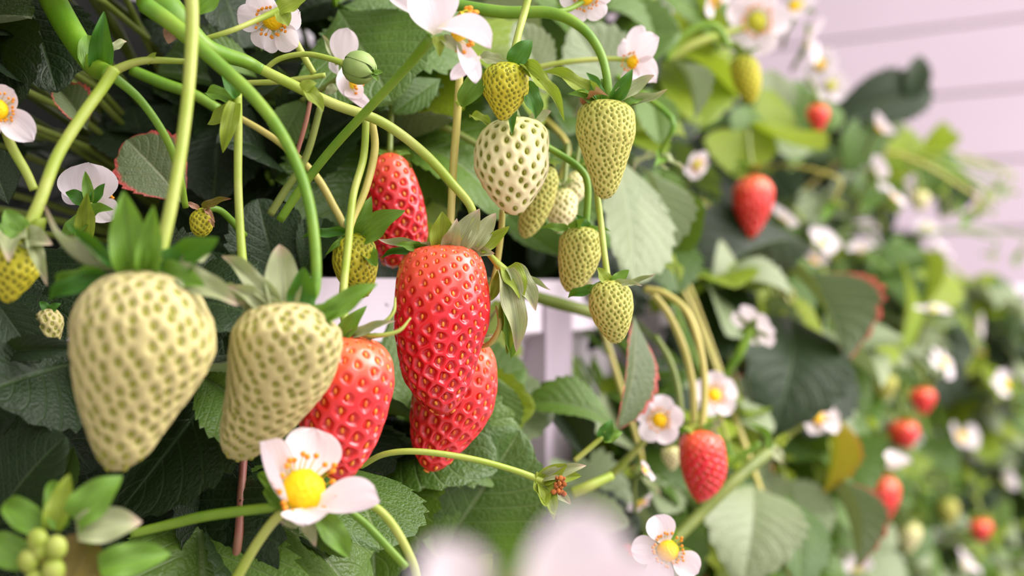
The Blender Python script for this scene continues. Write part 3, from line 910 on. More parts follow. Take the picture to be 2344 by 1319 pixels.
for i, (lb, cx, tp, bt, hw, ln, d, kd) in enumerate(FAR):
    berry(lb, auto_rows(cx, tp, bt, hw, ln), d, kd, 80, (60, 60), None, [(cx - 24, tp - 60, d + .02, 10), (cx - 6, tp - 34, d + .01, 10), (cx, tp + 2, d, 11)], 'stem_dim', auto=8, seed=40 + i)

# ------------------------------------------------------------------ flowers
FG = 'white strawberry flowers along the row'

def flower_parts(root, c, n, R, young=False, near=True, cs=1.0):
    """centre dome and stamens, facing n"""
    n = n.normalized()
    u = n.orthogonal().normalized(); v = n.cross(u)
    r = R * 0.30 * cs
    m4 = Matrix(((u.x * r, v.x * r, n.x * r, c.x), (u.y * r, v.y * r, n.y * r, c.y), (u.z * r, v.z * r, n.z * r, c.z), (0, 0, 0, 1)))
    cen = inst('centre', with_mat(DOME if near else DOME_LO, M['yellow_green' if young else 'yellow']), m4, root)
    if near:
        s = inst('stamens', STAMENS, m4, None); s.parent = cen; s.matrix_basis = Matrix.Identity(4); s['kind'] = 'stuff'

def flower(label, px, py, d, face, rpx, spin=0.0, n=5, tilt=0.15, skip=(), young=False, near=True, stalk=None, stalk_m='stem_lime', sep=True, seed=1, group=FG, sq=1.0):
    rg = random.Random(seed * 77 + 5)
    c = P(px, py, d); nn = Vector(face).normalized(); R = px2m(rpx, d)
    root = empty('strawberry_flower', c, label, 'flower', group)
    u = nn.cross(Z)
    if u.length < .1: u = nn.cross(Vector((1, 0, 0)))
    u.normalize(); v = u.cross(nn).normalized()
    for k in range(n):
        if k in skip: continue
        a = spin + 2 * math.pi * k / n + rg.uniform(-.08, .08)
        dr = u * math.cos(a) + v * math.sin(a)
        tl = tilt + rg.uniform(-.15, .15)
        ax = dr * math.cos(tl) + nn * math.sin(tl)
        nh = nn * math.cos(tl) - dr * math.sin(tl) + u * rg.uniform(-.15, .15)
        b = c + dr * R * 0.16
        inst('petal', PETAL[rg.randrange(3)], frame(b, b + ax * R * 0.86, R * rg.uniform(.86, .98) * sq, nh), root)
    flower_parts(root, c - nn * R * 0.02, nn, R, young, near)
    if sep:
        for k in range(n):
            a = spin + 2 * math.pi * (k + .5) / n
            dr = u * math.cos(a) + v * math.sin(a)
            blade(root, 'sepal', SEPAL['s'], M['sepal_green'], c - nn * R * .12, c - nn * R * .16 + dr * R * .8, R * .32, nn)
    if stalk:
        tube_px('stalk', stalk, M[stalk_m], root, 8 if near else 6)
    return root

def petal_px(root, bx, by, tx, ty, w, d0, d1, nh, k=0):
    return inst('petal', PETAL[k], frame(P(bx, by, d0), P(tx, ty, d1), px2m(w, (d0 + d1) / 2), nh), root)

# the near flower
r = empty('strawberry_flower', P(695, 1115, .386), 'large white flower with a bright yellow centre in front of the red strawberries', 'flower', FG)
petal_px(r, 696, 1100, 722, 982, 136, .387, .392, (0.35, -1, -0.1), 0)
petal_px(r, 715, 1158, 868, 1146, 100, .384, .378, (0.1, -.75, .75), 0)
petal_px(r, 700, 1165, 700, 1200, 110, .382, .366, (0, -.3, 1), 1)
petal_px(r, 660, 1160, 598, 1012, 96, .386, .376, (.93, -.28, .25), 0)
petal_px(r, 690, 1120, 655, 1030, 70, .392, .41, (.8, -.6, -.1), 1)
flower_parts(r, P(694, 1124, .386), Vector((.45, -.85, .32)), px2m(168, .386), cs=.98)
sepals_px(r, .388, [(660, 1170, 605, 1120, 42, 'g', 'u', 6), (690, 1180, 722, 1252, 34, 'p', 'u', -2), (730, 1180, 800, 1278, 60, 'g', 'u', 2), (680, 1175, 640, 1195, 60, 'p', 'd', 0), (670, 1150, 590, 1085, 40, 'g', 's', 10)])
tube_px('stalk', [(688, 1160, .388, 30), (640, 1180, .388, 24), (590, 1242, .387, 23), (535, 1335, .386, 24)], M['stem_lime'], r)

r = empty('strawberry_flower', P(1000, 70, .41), 'large drooping white flower seen from behind at the top of the frame', 'flower', FG)
petal_px(r, 1000, 78, 965, -45, 125, .41, .405, (.2, -.9, .3), 2)
petal_px(r, 1000, 66, 1124, 108, 84, .408, .40, (.1, -.8, .7), 2)
petal_px(r, 1046, 85, 1090, 190, 50, .412, .41, (.5, -.8, .1), 1)
petal_px(r, 1100, 130, 1032, 182, 36, .412, .408, (.1, -.9, .4), 1)
petal_px(r, 1005, 60, 900, -8, 60, .412, .42, (-.2, -.9, .4), 2)
flower_parts(r, P(1044, 62, .413), Vector((.9, .3, -.2)), px2m(120, .41))
sepals_px(r, .412, [(990, 80, 940, 30, 40, 'g', 'u', 4), (1000, 84, 1006, 130, 30, 'l', 'u', -2), (1010, 90, 1060, 130, 30, 'p', 'u', 0)])
tube_px('stalk', [(640, 505, .452, 20), (690, 430, .45, 21), (760, 340, .445, 21), (850, 242, .435, 21), (930, 155, .425, 22), (990, 84, .413, 28)], M['stem_green'], r)

r = empty('strawberry_flower', P(800, 175, .49), 'narrow white flower behind the round green bud', 'flower', FG)
petal_px(r, 780, 145, 795, 64, 66, .49, .485, (.1, -1, .1), 1)
petal_px(r, 790, 150, 805, 228, 60, .49, .488, (.2, -1, 0), 2)
petal_px(r, 795, 200, 828, 226, 46, .488, .482, (.2, -1, .1), 0)
petal_px(r, 770, 190, 850, 255, 34, .492, .484, (0, -.8, .6), 1)
petal_px(r, 775, 170, 762, 130, 30, .492, .50, (-.6, -.8, .1), 1)
flower_parts(r, P(806, 182, .487), Vector((1, -.2, -.1)), px2m(70, .49))
sepals_px(r, .495, [(770, 150, 738, 80, 18, 'p', 's', 0), (770, 200, 745, 215, 24, 'p', 'u', 0)])
tube_px('stalk', [(780, 176, .495, 14), (735, 205, .50, 13), (690, 230, .505, 12)], M['stem_dim'], r)

flower('white flower shaded among dark leaves at the top, its yellow centre turned downward', 625, 45, .462, (-.25, -.8, -.6), 82, .3, near=True, stalk=[(640, 30, .466, 20), (690, 120, .468, 17), (718, 168, .47, 15)], seed=3)
r = empty('strawberry_flower', P(1445, 142, .525), 'white flower turned sideways on a straight thin stalk by the long green fruit', 'flower', FG)
petal_px(r, 1450, 140, 1506, 84, 66, .525, .515, (-.4, -1, .2), 1)
petal_px(r, 1446, 135, 1468, 58, 50, .528, .53, (-.6, -.8, 0), 1)
petal_px(r, 1450, 146, 1502, 188, 66, .525, .515, (-.3, -1, .3), 2)
petal_px(r, 1445, 145, 1452, 205, 50, .523, .52, (-.6, -.9, .1), 0)
petal_px(r, 1440, 140, 1424, 95, 40, .53, .54, (-.8, -.5, .1), 1)
flower_parts(r, P(1449, 143, .52), Vector((-.75, -.7, .05)), px2m(50, .525))
sepals_px(r, .532, [(1455, 140, 1490, 110, 26, 'g', 's', 4), (1455, 148, 1500, 165, 26, 'g', 's', 4)])
tube_px('stalk', [(1215, 158, .53, 13), (1300, 142, .53, 13), (1400, 135, .532, 12), (1455, 141, .531, 12)], M['stem_lime'], r)
flower('white flower cut by the top edge above the curved stalk', 1340, -6, .50, (.1, -.8, -.6), 62, .2, seed=5, stalk=[(1250, 30, .49, 13), (1300, 22, .495, 13), (1340, 0, .50, 12)], stalk_m='stem_green')
r = empty('strawberry_flower', P(-5, 255, .42), 'white flower cut by the frame edge, its stalk rising past it', 'flower', FG)
petal_px(r, 0, 250, 76, 322, 72, .42, .415, (.3, -1, .1), 1)
petal_px(r, -10, 250, 30, 205, 70, .42, .418, (.3, -1, .2), 1)
petal_px(r, -10, 258, -60, 330, 80, .42, .415, (.2, -1, .2), 0)
petal_px(r, -12, 250, -70, 190, 80, .42, .42, (.1, -1, .2), 1)
flower_parts(r, P(-6, 252, .418), Vector((.5, -.85, .1)), px2m(80, .42))
tube_px('stalk', [(78, 435, .42, 21), (60, 395, .42, 22), (24, 330, .421, 23), (0, 258, .424, 20)], M['stem_lime'], r)
r = empty('strawberry_flower', P(215, 460, .462), 'half hidden white flower behind the upright calyx of the biggest fruit', 'flower', FG)
petal_px(r, 210, 475, 200, 372, 136, .462, .458, (.1, -1, .2), 0)
petal_px(r, 215, 460, 258, 505, 70, .462, .456, (.3, -1, .1), 1)
petal_px(r, 205, 460, 150, 420, 70, .463, .466, (-.2, -1, .1), 1)
flower_parts(r, P(212, 462, .464), Vector((.2, .9, .2)), px2m(90, .46))
tube_px('stalk', [(212, 462, .46, 18), (206, 500, .45, 16), (200, 560, .45, 15)], M['stem_lime'], r)
r = empty('calyx', P(205, 450, .445), 'small yellow-green calyx with spread lobes in front of the half hidden white flower', 'calyx')
sepals_px(r, .445, [(200, 470, 150, 440, 34, 'D', 'u', 0), (205, 465, 195, 392, 26, 'g', 's', 0), (212, 465, 240, 420, 26, 'D', 's', 0), (205, 500, 140, 545, 40, 'g', 'u', -2), (205, 490, 260, 480, 34, 'g', 'u', -4), (195, 540, 200, 440, 46, 'l', 's', -8)])
r = empty('strawberry_flower', P(1200, 1480, .16), 'blurred white flower very close to the lens at the bottom edge', 'flower', FG)
petal_px(r, 1110, 1580, 990, 1243, 245, .16, .157, (.3, -.8, .75), 1)
petal_px(r, 1290, 1500, 1322, 1160, 262, .16, .157, (.3, -.8, .75), 1)
petal_px(r, 1330, 1520, 1535, 1285, 170, .16, .16, (.4, -.8, .9), 0)
petal_px(r, 1180, 1500, 950, 1600, 260, .16, .155, (0, -1, .5), 1)
petal_px(r, 1250, 1520, 1400, 1760, 260, .16, .155, (0, -1, .5), 1)
flower_parts(r, P(1220, 1500, .159), Vector((0, -.9, .4)), px2m(300, .16), near=True)
sepals_px(r, .161, [(1165, 1500, 1155, 1180, 110, 'g', 's', -4), (1270, 1500, 1450, 1330, 90, 'g', 's', 2)])
tube_px('stalk', [(1200, 1490, .162, 50), (1160, 1700, .17, 55), (1100, 2100, .18, 60)], M['stem_lime'], r)
flower('small open white flower beside the red oval strawberry', 1510, 962, .60, (-.15, -1, .1), 58, .45, seed=9, stalk=[(1330, 1128, .62, 20), (1400, 1085, .615, 20), (1470, 1015, .605, 16), (1508, 965, .602, 14)])
flower('white flower with one slender petal raised, near the bottom edge', 1528, 1262, .50, (.1, -.95, .3), 84, .05, seed=10, stalk=[(1535, 1270, .502, 16), (1520, 1330, .505, 16), (1500, 1400, .51, 16)], skip=(2,), sq=.85)
flower('white flower hiding behind the arched stalks of the red oval strawberry', 1634, 906, .69, (.2, -1, .2), 56, .3, seed=11, skip=(), stalk=[(1634, 908, .692, 12), (1650, 960, .695, 12), (1665, 1010, .70, 12)])
flower('white flower seen half from behind among big dark leaves', 1722, 752, .74, (.6, .45, .55), 60, .2, seed=12, young=True, stalk=[(1720, 752, .737, 26), (1692, 810, .735, 22), (1660, 862, .74, 16), (1640, 930, .75, 12)], stalk_m='stem_green')
flower('white flower tipped upward over the yellow leaf', 1866, 955, .82, (.35, -.7, .65), 62, .4, seed=13, skip=(), stalk=[(1864, 958, .822, 16), (1815, 985, .82, 18), (1780, 1020, .80, 18)])
flower('large white flower high on the row, above the long yellow-green fruit', 1733, 50, .78, (-.1, -1, -.1), 76, .6, seed=14, young=True, stalk=[(1530, 135, .77, 18), (1590, 100, .772, 19), (1650, 80, .776, 18), (1730, 55, .782, 14)])
FARF = [  # label, px, py, d, face, r
    ('white flower at the top edge, cut by the frame beside the large one', 1632, -14, .80, (0, -.9, -.4), 56),
    ('white blossom against the pale wall at the crest of the hedge', 1822, 18, 1.0, (.1, -1, -.1), 62),
    ('white blossom just under the crest against the pale wall', 1850, 92, 1.0, (.3, -.9, .1), 56),
    ('white blossom beside the dark leaf that tops the hedge', 1878, 150, 1.1, (-.3, -.9, .2), 46),
    ('white blossom drooping below the crest blossoms', 1902, 196, 1.1, (.3, -.8, -.3), 40),
    ('white blossom beneath the dark leaf that tops the hedge', 2010, 296, 1.12, (.6, -.7, .2), 40),
    ('narrow white blossom seen edge-on under the hedge top', 2000, 402, 1.1, (.85, -.3, .35), 46),
    ('white blossom below the edge-on one', 2044, 452, 1.15, (.8, -.4, .4), 36),
    ('white blossom low among pale green leaves above the hanging red conical fruit', 1594, 376, .80, (.5, -.8, .1), 34),
    ('white blossom beside and below the red conical fruit', 1884, 555, 1.1, (.2, -.7, .7), 40),
    ('white blossom, lower of a pair below the red conical fruit', 1862, 598, 1.1, (.1, -.8, .5), 34),
    ('white blossom between the pair and the hedge edge', 1970, 575, 1.2, (-.1, -.8, .6), 34),
    ('white blossom at the bulge of the hedge edge', 2150, 572, 1.5, (.6, -.7, .3), 34),
    ('white blossom sitting high on the bulge of the hedge edge', 2120, 520, 1.5, (.4, -.8, .4), 28),
    ('white blossom over the yellow-green backlit leaf', 2136, 712, 1.1, (.5, -.6, .6), 40),
    ('white blossom on the shaded hedge flank above the far red pair', 2158, 832, 1.18, (.3, -.8, .4), 40),
    ('white blossom beside the far red pair', 2200, 1000, 1.5, (.4, -.8, .3), 42),
    ('white blossom right above the pinkish red strawberry', 2034, 1068, 1.03, (.2, -.8, .5), 50),
    ('white blossom past the far red pair at the hedge edge', 2300, 882, 1.4, (.5, -.8, .2), 34),
    ('white blossom low on the far hedge flank', 2298, 1100, 1.7, (.3, -.9, .2), 34),
    ('white blossom in the bottom corner of the hedge', 2204, 1296, 1.4, (.3, -.8, .4), 42),
    ('white blossom near the bottom edge below the cream fruit', 1962, 1310, 1.1, (.2, -.8, .5), 44),
    ('white blossom below the small open one, pointing down', 1462, 1150, .66, (-.2, -.6, -.7), 34),
    ('white blossom under the small open one in shade', 1474, 1080, .59, (.3, -.9, .1), 30),
    ('tiny white blossom on the far hedge shoulder', 2236, 745, 1.4, (.5, -.8, .2), 30),
    ('white blossom half buried in leaves of the middle hedge', 1790, 505, 1.0, (.8, -.5, .2), 40),
]
for i, (lb, px, py, d, fc, rp) in enumerate(FARF):
    rg = random.Random(i)
    fc = (fc[0] + rg.uniform(-.7, .9), fc[1] + rg.uniform(-.1, .6), fc[2] + rg.uniform(-.4, .8))
    flower(lb, px, py, d, fc, rp * 1.05, rg.uniform(0, 1.2), seed=30 + i, near=d < .9, young=rg.random() < .4, tilt=rg.uniform(-.1, .7), skip=rg.sample(range(5), rg.choice((0, 0, 1, 2))),
           stalk=[(px, py, d + .004, 10), (px - rg.uniform(6, 26), py + rg.uniform(20, 40), d + .02, 10), (px - rg.uniform(20, 50), py + rg.uniform(60, 110), d + .05, 10)], stalk_m='stem_dim')

# ------------------------------------------------------------------ buds and spent calyxes
def bud(label, px, py, d, r, ax=(.5, -.5, -.3), stalk=None, group=None):
    c = P(px, py, d); R = px2m(r, d)
    root = empty('flower_bud', c, label, 'bud', group)
    n = Vector(ax).normalized(); u = n.orthogonal().normalized(); v = n.cross(u)
    bv, bf = ball((0, 0, 0), R * .86, 20, 14, 1.05)
    obj('core', [c + u * p[0] + v * p[1] + n * p[2] for p in bv], bf, M['bud'], root)
    V, F, nn = [], [], 9
    for k in range(5):                                # five closed lobes wrapped over the core
        V, F = [], []
        for j in range(nn + 1):
            a = math.pi * (0.05 + 0.93 * j / nn)
            hw = 0.74 * math.sin(math.pi * min(1, (j / nn) * .9 + .1)) ** .6
            for i in range(-3, 4):
                t = 2 * math.pi * k / 5 + hw * i / 3
                rr = R * (1.0 + .04 * (k % 2) - .03 * abs(i) / 3)
                V.append(c + u * rr * math.sin(a) * math.cos(t) + v * rr * math.sin(a) * math.sin(t) - n * rr * 1.08 * math.cos(a))
        F = [(j * 7 + i, j * 7 + i + 1, (j + 1) * 7 + i + 1, (j + 1) * 7 + i) for j in range(nn) for i in range(6)]
        obj('sepal', V, F, M['bud'], root)
    for k in range(3):
        t = k * 2.1
        blade(root, 'sepal', SEPAL['s'], M['sepal_green'], c + n * R * .9, c + n * R * 1.45 + (u * math.cos(t) + v * math.sin(t)) * R * .35, R * .4)
    if stalk: tube_px('stalk', stalk, M['stem_lime'], root)
    return root

bud('round closed green bud on an arched stalk in front of the narrow white flower', 823, 155, .455, 38, (.8, -.3, -.35),
    [(600, 165, .46, 12), (640, 135, .459, 13), (700, 124, .458, 13), (760, 136, .456, 14), (795, 150, .455, 16)])

r = empty('calyx', P(1250, 1105, .45), 'open yellow-green calyx with a dried brown centre on a long arched stalk', 'calyx')
sepals_px(r, .45, [(1240, 1100, 1300, 1062, 40, 'l', 's', -2), (1240, 1095, 1342, 1066, 30, 'p', 'u', 2), (1240, 1110, 1268, 1190, 40, 'l', 'u', -6), (1245, 1105, 1306, 1155, 30, 'p', 's', 2), (1240, 1085, 1270, 1180, 44, 'l', 'd', -8), (1240, 1100, 1330, 1090, 30, 'l', 's', 6), (1238, 1092, 1250, 1160, 40, 'l', 'd', -10)])
parts = []
rg = random.Random(3)
for k in range(26):
    parts.append(ball(P(1280 + rg.uniform(-14, 14), 1112 + rg.uniform(-20, 20), .446 + rg.uniform(-.003, .003)), px2m(rg.uniform(4, 7), .45), 6, 4))
V, F = join(parts)
o = obj('dried_centre', V, F, M['brown'], r); o['label'] = 'dried brown centre'; o['kind'] = 'stuff'
tube_px('stalk', [(826, 1068, .44, 13), (880, 1040, .436, 14), (960, 1034, .436, 15), (1080, 1051, .44, 15), (1180, 1078, .446, 15), (1246, 1104, .45, 18)], M['stem_lime'], r)

r = empty('calyx', P(1150, 620, .465), 'drooping pale green calyx folded shut beside the long bright red strawberry', 'calyx')
sepals_px(r, .465, [(1150, 618, 1182, 806, 58, 'p', 'u', -2), (1165, 612, 1226, 712, 50, 'p', 'u', 0), (1150, 625, 1160, 812, 44, 'l', 's', 4), (1185, 618, 1260, 664, 16, 'p', 'd', 0), (1145, 620, 1122, 690, 26, 'l', 'u', 2), (1160, 612, 1195, 690, 56, 'l', 'u', -5), (1158, 700, 1170, 820, 40, 'g', 's', 5)])
tube_px('stalk', [(1112, 572, .468, 14), (1128, 592, .466, 15), (1155, 622, .465, 24)], M['stem_lime'], r)

# lower corner: opened bract with a cluster of round buds
r = empty('flower_bud_cluster', P(130, 1240, .345), 'cluster of round yellow-green buds in an olive-brown bract at the lower corner', 'buds')
sepals_px(r, .345, [(150, 1335, 205, 1215, 150, 'b', 'd', 6), (120, 1215, 160, 1085, 56, 'l', 's', 4), (170, 1190, 280, 1090, 84, 'g', 'u', 4), (175, 1215, 325, 1195, 84, 'p', 'u', 6), (225, 1300, 390, 1268, 76, 'g', 'u', 8), (100, 1220, 10, 1150, 70, 'g', 'u', 6), (60, 1290, -30, 1230, 80, 'g', 'u', 2), (190, 1240, 275, 1170, 60, 'g', 's', 8), (140, 1215, 120, 1100, 60, 'g', 's', 10)])
for i, (x, y, q) in enumerate([(86, 1236, 24), (128, 1254, 26), (66, 1284, 26), (122, 1306, 27), (92, 1262, 20), (80, 1330, 24)]):
    bv, bf = ball(P(x, y, .34), px2m(q, .34), 14, 10, 1.1)
    obj('bud', bv, bf, M['bud_yellow'], r)
# ------------------------------------------------------------------ free stalks and trusses
SG = 'green stalks between the plants'
def stem(label, path, m, nm='stem', group=None, nodes=()):
    mid = path[len(path) // 2]
    r = empty(nm, P(*mid[:3]), label, 'stem', SG)
    tube_px('stalk', path, M[m], r, 10)
    sepals_px(r, mid[2], nodes, 'bract')
    return r
stem('thick soft-focus green stem coming down from the upper corner to a leafy joint', [(105, -30, .455, 60), (160, 70, .45, 60), (215, 150, .44, 50), (255, 172, .425, 36)], 'stem_green', nodes=[(232, 160, 238, 26, 56, 'D', 'u', -8), (215, 165, 200, 80, 60, 'g', 'u', 4), (250, 120, 290, 95, 22, 'p', 'u', 4)])
stem('curved stalk leaving the leafy joint and falling behind the tall straight stalk', [(255, 172, .425, 24), (320, 228, .43, 20), (378, 312, .435, 19), (408, 390, .44, 18), (425, 475, .445, 15)], 'stem_green')
stem('short level stalk with a small bract running off the leafy joint', [(255, 165, .424, 24), (300, 146, .424, 20), (345, 138, .425, 17), (430, 141, .43, 13)], 'stem_lime', nodes=[(336, 146, 358, 120, 18, 'l', 's', 0)])
stem('straight upright stalk with a jointed top, left of the cluster of crossing stalks'.replace('left of', 'just before'), [(543, 215, .43, 22), (545, 300, .43, 20), (545, 420, .428, 19), (550, 530, .425, 20), (556, 610, .42, 22)], 'stem_lime', nodes=[(540, 225, 505, 165, 30, 'D', 'u', 0), (538, 235, 510, 350, 40, 'l', 'u', 0), (530, 235, 470, 215, 40, 'g', 'u', 6), (540, 240, 475, 285, 44, 'l', 'd', 4)])
stem('thick green truss entering from the top beside the tall straight stalk', [(350, -10, .425, 90), (400, 40, .42, 70), (470, 108, .424, 44), (560, 140, .438, 32), (600, 160, .44, 26)], 'stem_green', nodes=[(700, 205, 740, 255, 34, 'l', 'u', 0), (690, 205, 725, 190, 30, 'l', 'u', 0), (450, 20, 520, -30, 70, 'g', 'u', 0), (400, 60, 385, 100, 40, 'y', 'u', 0)])
stem('slanting stalk behind the crossing stalks', [(735, 240, .48, 16), (700, 360, .48, 17), (650, 440, .48, 18), (618, 492, .48, 18)], 'stem_dim')
stem('thin reddish stalk dropping through the crossing stalks', [(712, 222, .475, 10), (700, 280, .475, 11), (680, 350, .475, 10), (674, 370, .475, 8)], 'stem_red')
stem('pale yellow upright stalk behind the long bright red strawberry\'s calyx', [(1052, 170, .478, 18), (1047, 260, .478, 19), (1038, 380, .476, 19), (1030, 535, .47, 18)], 'stem_yellow', nodes=[(1045, 240, 1058, 228, 14, 'l', 's', 0)])
stem('curved twin stalk next to the straight one that carries the half hidden red fruit', [(850, 270, .455, 18), (858, 340, .455, 19), (838, 430, .45, 18), (805, 510, .446, 16), (797, 560, .44, 14)], 'stem_yellow')
stem('bright green level stalk at the foot of the biggest fruit', [(300, 1222, .40, 20), (380, 1203, .40, 22), (480, 1180, .395, 24), (640, 1160, .389, 22)], 'stem_green')
stem('arched yellow-green stalk curling down beside the large yellow-centred flower', [(830, 1150, .40, 18), (868, 1168, .40, 20), (908, 1216, .40, 21), (945, 1290, .40, 20), (955, 1340, .40, 20)], 'stem_lime')
stem('shorter straight stalk inside the arched one beside the large flower', [(800, 1170, .405, 16), (840, 1203, .405, 18), (890, 1256, .405, 19), (930, 1300, .405, 19)], 'stem_green')
stem('dull pinkish stalk at the bottom edge under the large yellow-centred flower', [(560, 1020, .45, 18), (552, 1130, .44, 19), (546, 1230, .43, 21), (532, 1340, .43, 24)], 'stem_red')
stem('thick olive stalk running level along the trough lip', [(1190, 668, .60, 26), (1260, 690, .60, 30), (1340, 712, .60, 28), (1420, 740, .61, 24)], 'stem_dim')
stem('second arched stalk over the red oval strawberry', [(1490, 668, .64, 14), (1530, 720, .636, 17), (1566, 800, .632, 18), (1586, 890, .628, 17), (1588, 985, .624, 16)], 'stem_yellow')
stem('innermost arched stalk over the red oval strawberry', [(1500, 770, .65, 14), (1530, 820, .645, 15), (1550, 880, .64, 15), (1562, 970, .635, 14)], 'stem_dim')
stem('thick straight stalk rising past the red oval strawberry', [(1530, 1250, .64, 28), (1600, 1180, .65, 28), (1690, 1092, .66, 30), (1760, 1035, .68, 28), (1790, 1010, .69, 22)], 'stem_dim', nodes=[(1760, 1030, 1712, 965, 20, 'g', 'U', 0), (1770, 1030, 1790, 1060, 30, 'p', 'u', 0), (1780, 1020, 1800, 990, 26, 'l', 's', 0)])
stem('thin side stalk branching beside the thick straight one', [(1650, 1080, .665, 12), (1690, 1050, .665, 15), (1740, 1015, .665, 14)], 'stem_green')
stem('arched stalk near the large high white flower', [(1525, 140, .75, 16), (1545, 100, .75, 18), (1590, 66, .75, 18), (1640, 62, .75, 17), (1670, 110, .75, 15)], 'stem_green')
stem('short pale stalk with a small green bud leaf above the open calyx', [(1315, 1055, .52, 12), (1345, 1030, .52, 13), (1380, 1000, .52, 12)], 'stem_lime', nodes=[(1375, 1005, 1400, 960, 34, 'D', 'u', 0), (1380, 1005, 1425, 990, 30, 'g', 'u', 0)])
stem('broad pale stalk joint under the small open white flower', [(1310, 1130, .56, 26), (1350, 1112, .56, 24), (1400, 1090, .565, 20)], 'stem_lime')
stem('thin level stalk meeting the tall straight stalk from the side', [(460, 92, .43, 13), (530, 70, .43, 13), (590, 45, .435, 14), (650, 18, .44, 18)], 'stem_lime', nodes=[(640, 25, 700, 0, 40, 'l', 's', 0), (640, 25, 660, 60, 40, 'l', 's', 0)])
stem('dim olive stalk deep among the leaves behind the red fruit', [(860, 262, .55, 18), (950, 272, .55, 18), (1030, 298, .55, 17), (1100, 335, .55, 16)], 'stem_dim')
stem('dark green stalk passing behind the leafy joint', [(300, 160, .50, 26), (370, 190, .50, 28), (440, 215, .50, 26), (500, 250, .50, 24)], 'stem_green')
stem('thin forked stalk behind the round green bud', [(560, 190, .47, 13), (640, 187, .47, 14), (700, 178, .47, 13), (745, 172, .47, 12)], 'stem_lime')

# ------------------------------------------------------------------ plants: hand-set leaves, then the filling foliage
PD = [.40, .50, .60, .70, .81, .93, 1.06, 1.20, 1.35, 1.51, 1.68, 1.86]
PLANT_LABELS = [
    'strawberry plant with dark shaded leaves behind the biggest cream-green fruit',
    'strawberry plant behind the crossing stalks, leaves nearly black with shade',
    'strawberry plant behind the long bright red fruit with serrated leaves below it',
    'strawberry plant with grey-green leaves behind the small green fruits',
    'strawberry plant with hanging grey leaves over the trough beside the arched stalks',
    'strawberry plant with big dark veined leaves behind the red oval fruit',
    'strawberry plant with a pink-edged folded leaf, around the red conical fruit',
    'strawberry plant with one dark leaf standing on the crest of the hedge',
    'strawberry plant with a yellow-green backlit leaf near the far red fruits',
    'strawberry plant around the far pair of red fruits',
    'strawberry plant at the bulge of the hedge edge beside the pale wall',
    'strawberry plant at the very end of the receding hedge',
]
CROWN_D = [.60, .64, .69, .75] + PD[4:]
PLANTS = [empty('strawberry_plant', row(d, -.09, .012), lb, 'plant', 'strawberry plants in the trough') for d, lb in zip(CROWN_D, PLANT_LABELS)]

def near_plant(p):
    return min(range(len(PD)), key=lambda i: (row(PD[i], -.09, .012) - p).length)

def leaf_px(bx, by, d0, tx, ty, d1, wr, m, k=0, nh=NH, petiole=True):
    b, t = P(bx, by, d0), P(tx, ty, d1)
    pl = PLANTS[near_plant(b)]
    L = (t - b).length
    o = inst('leaf', with_mat(LEAF[k], M[m]), frame(b, t, L * wr, Vector(nh)), pl)
    if m in ('leaf_red', 'leaf_yellow', 'leaf_lime'):
        o['label'] = {'leaf_red': 'leaf with a reddened edge', 'leaf_yellow': 'yellowing leaf', 'leaf_lime': 'bright yellow-green leaf'}[m]
    return o

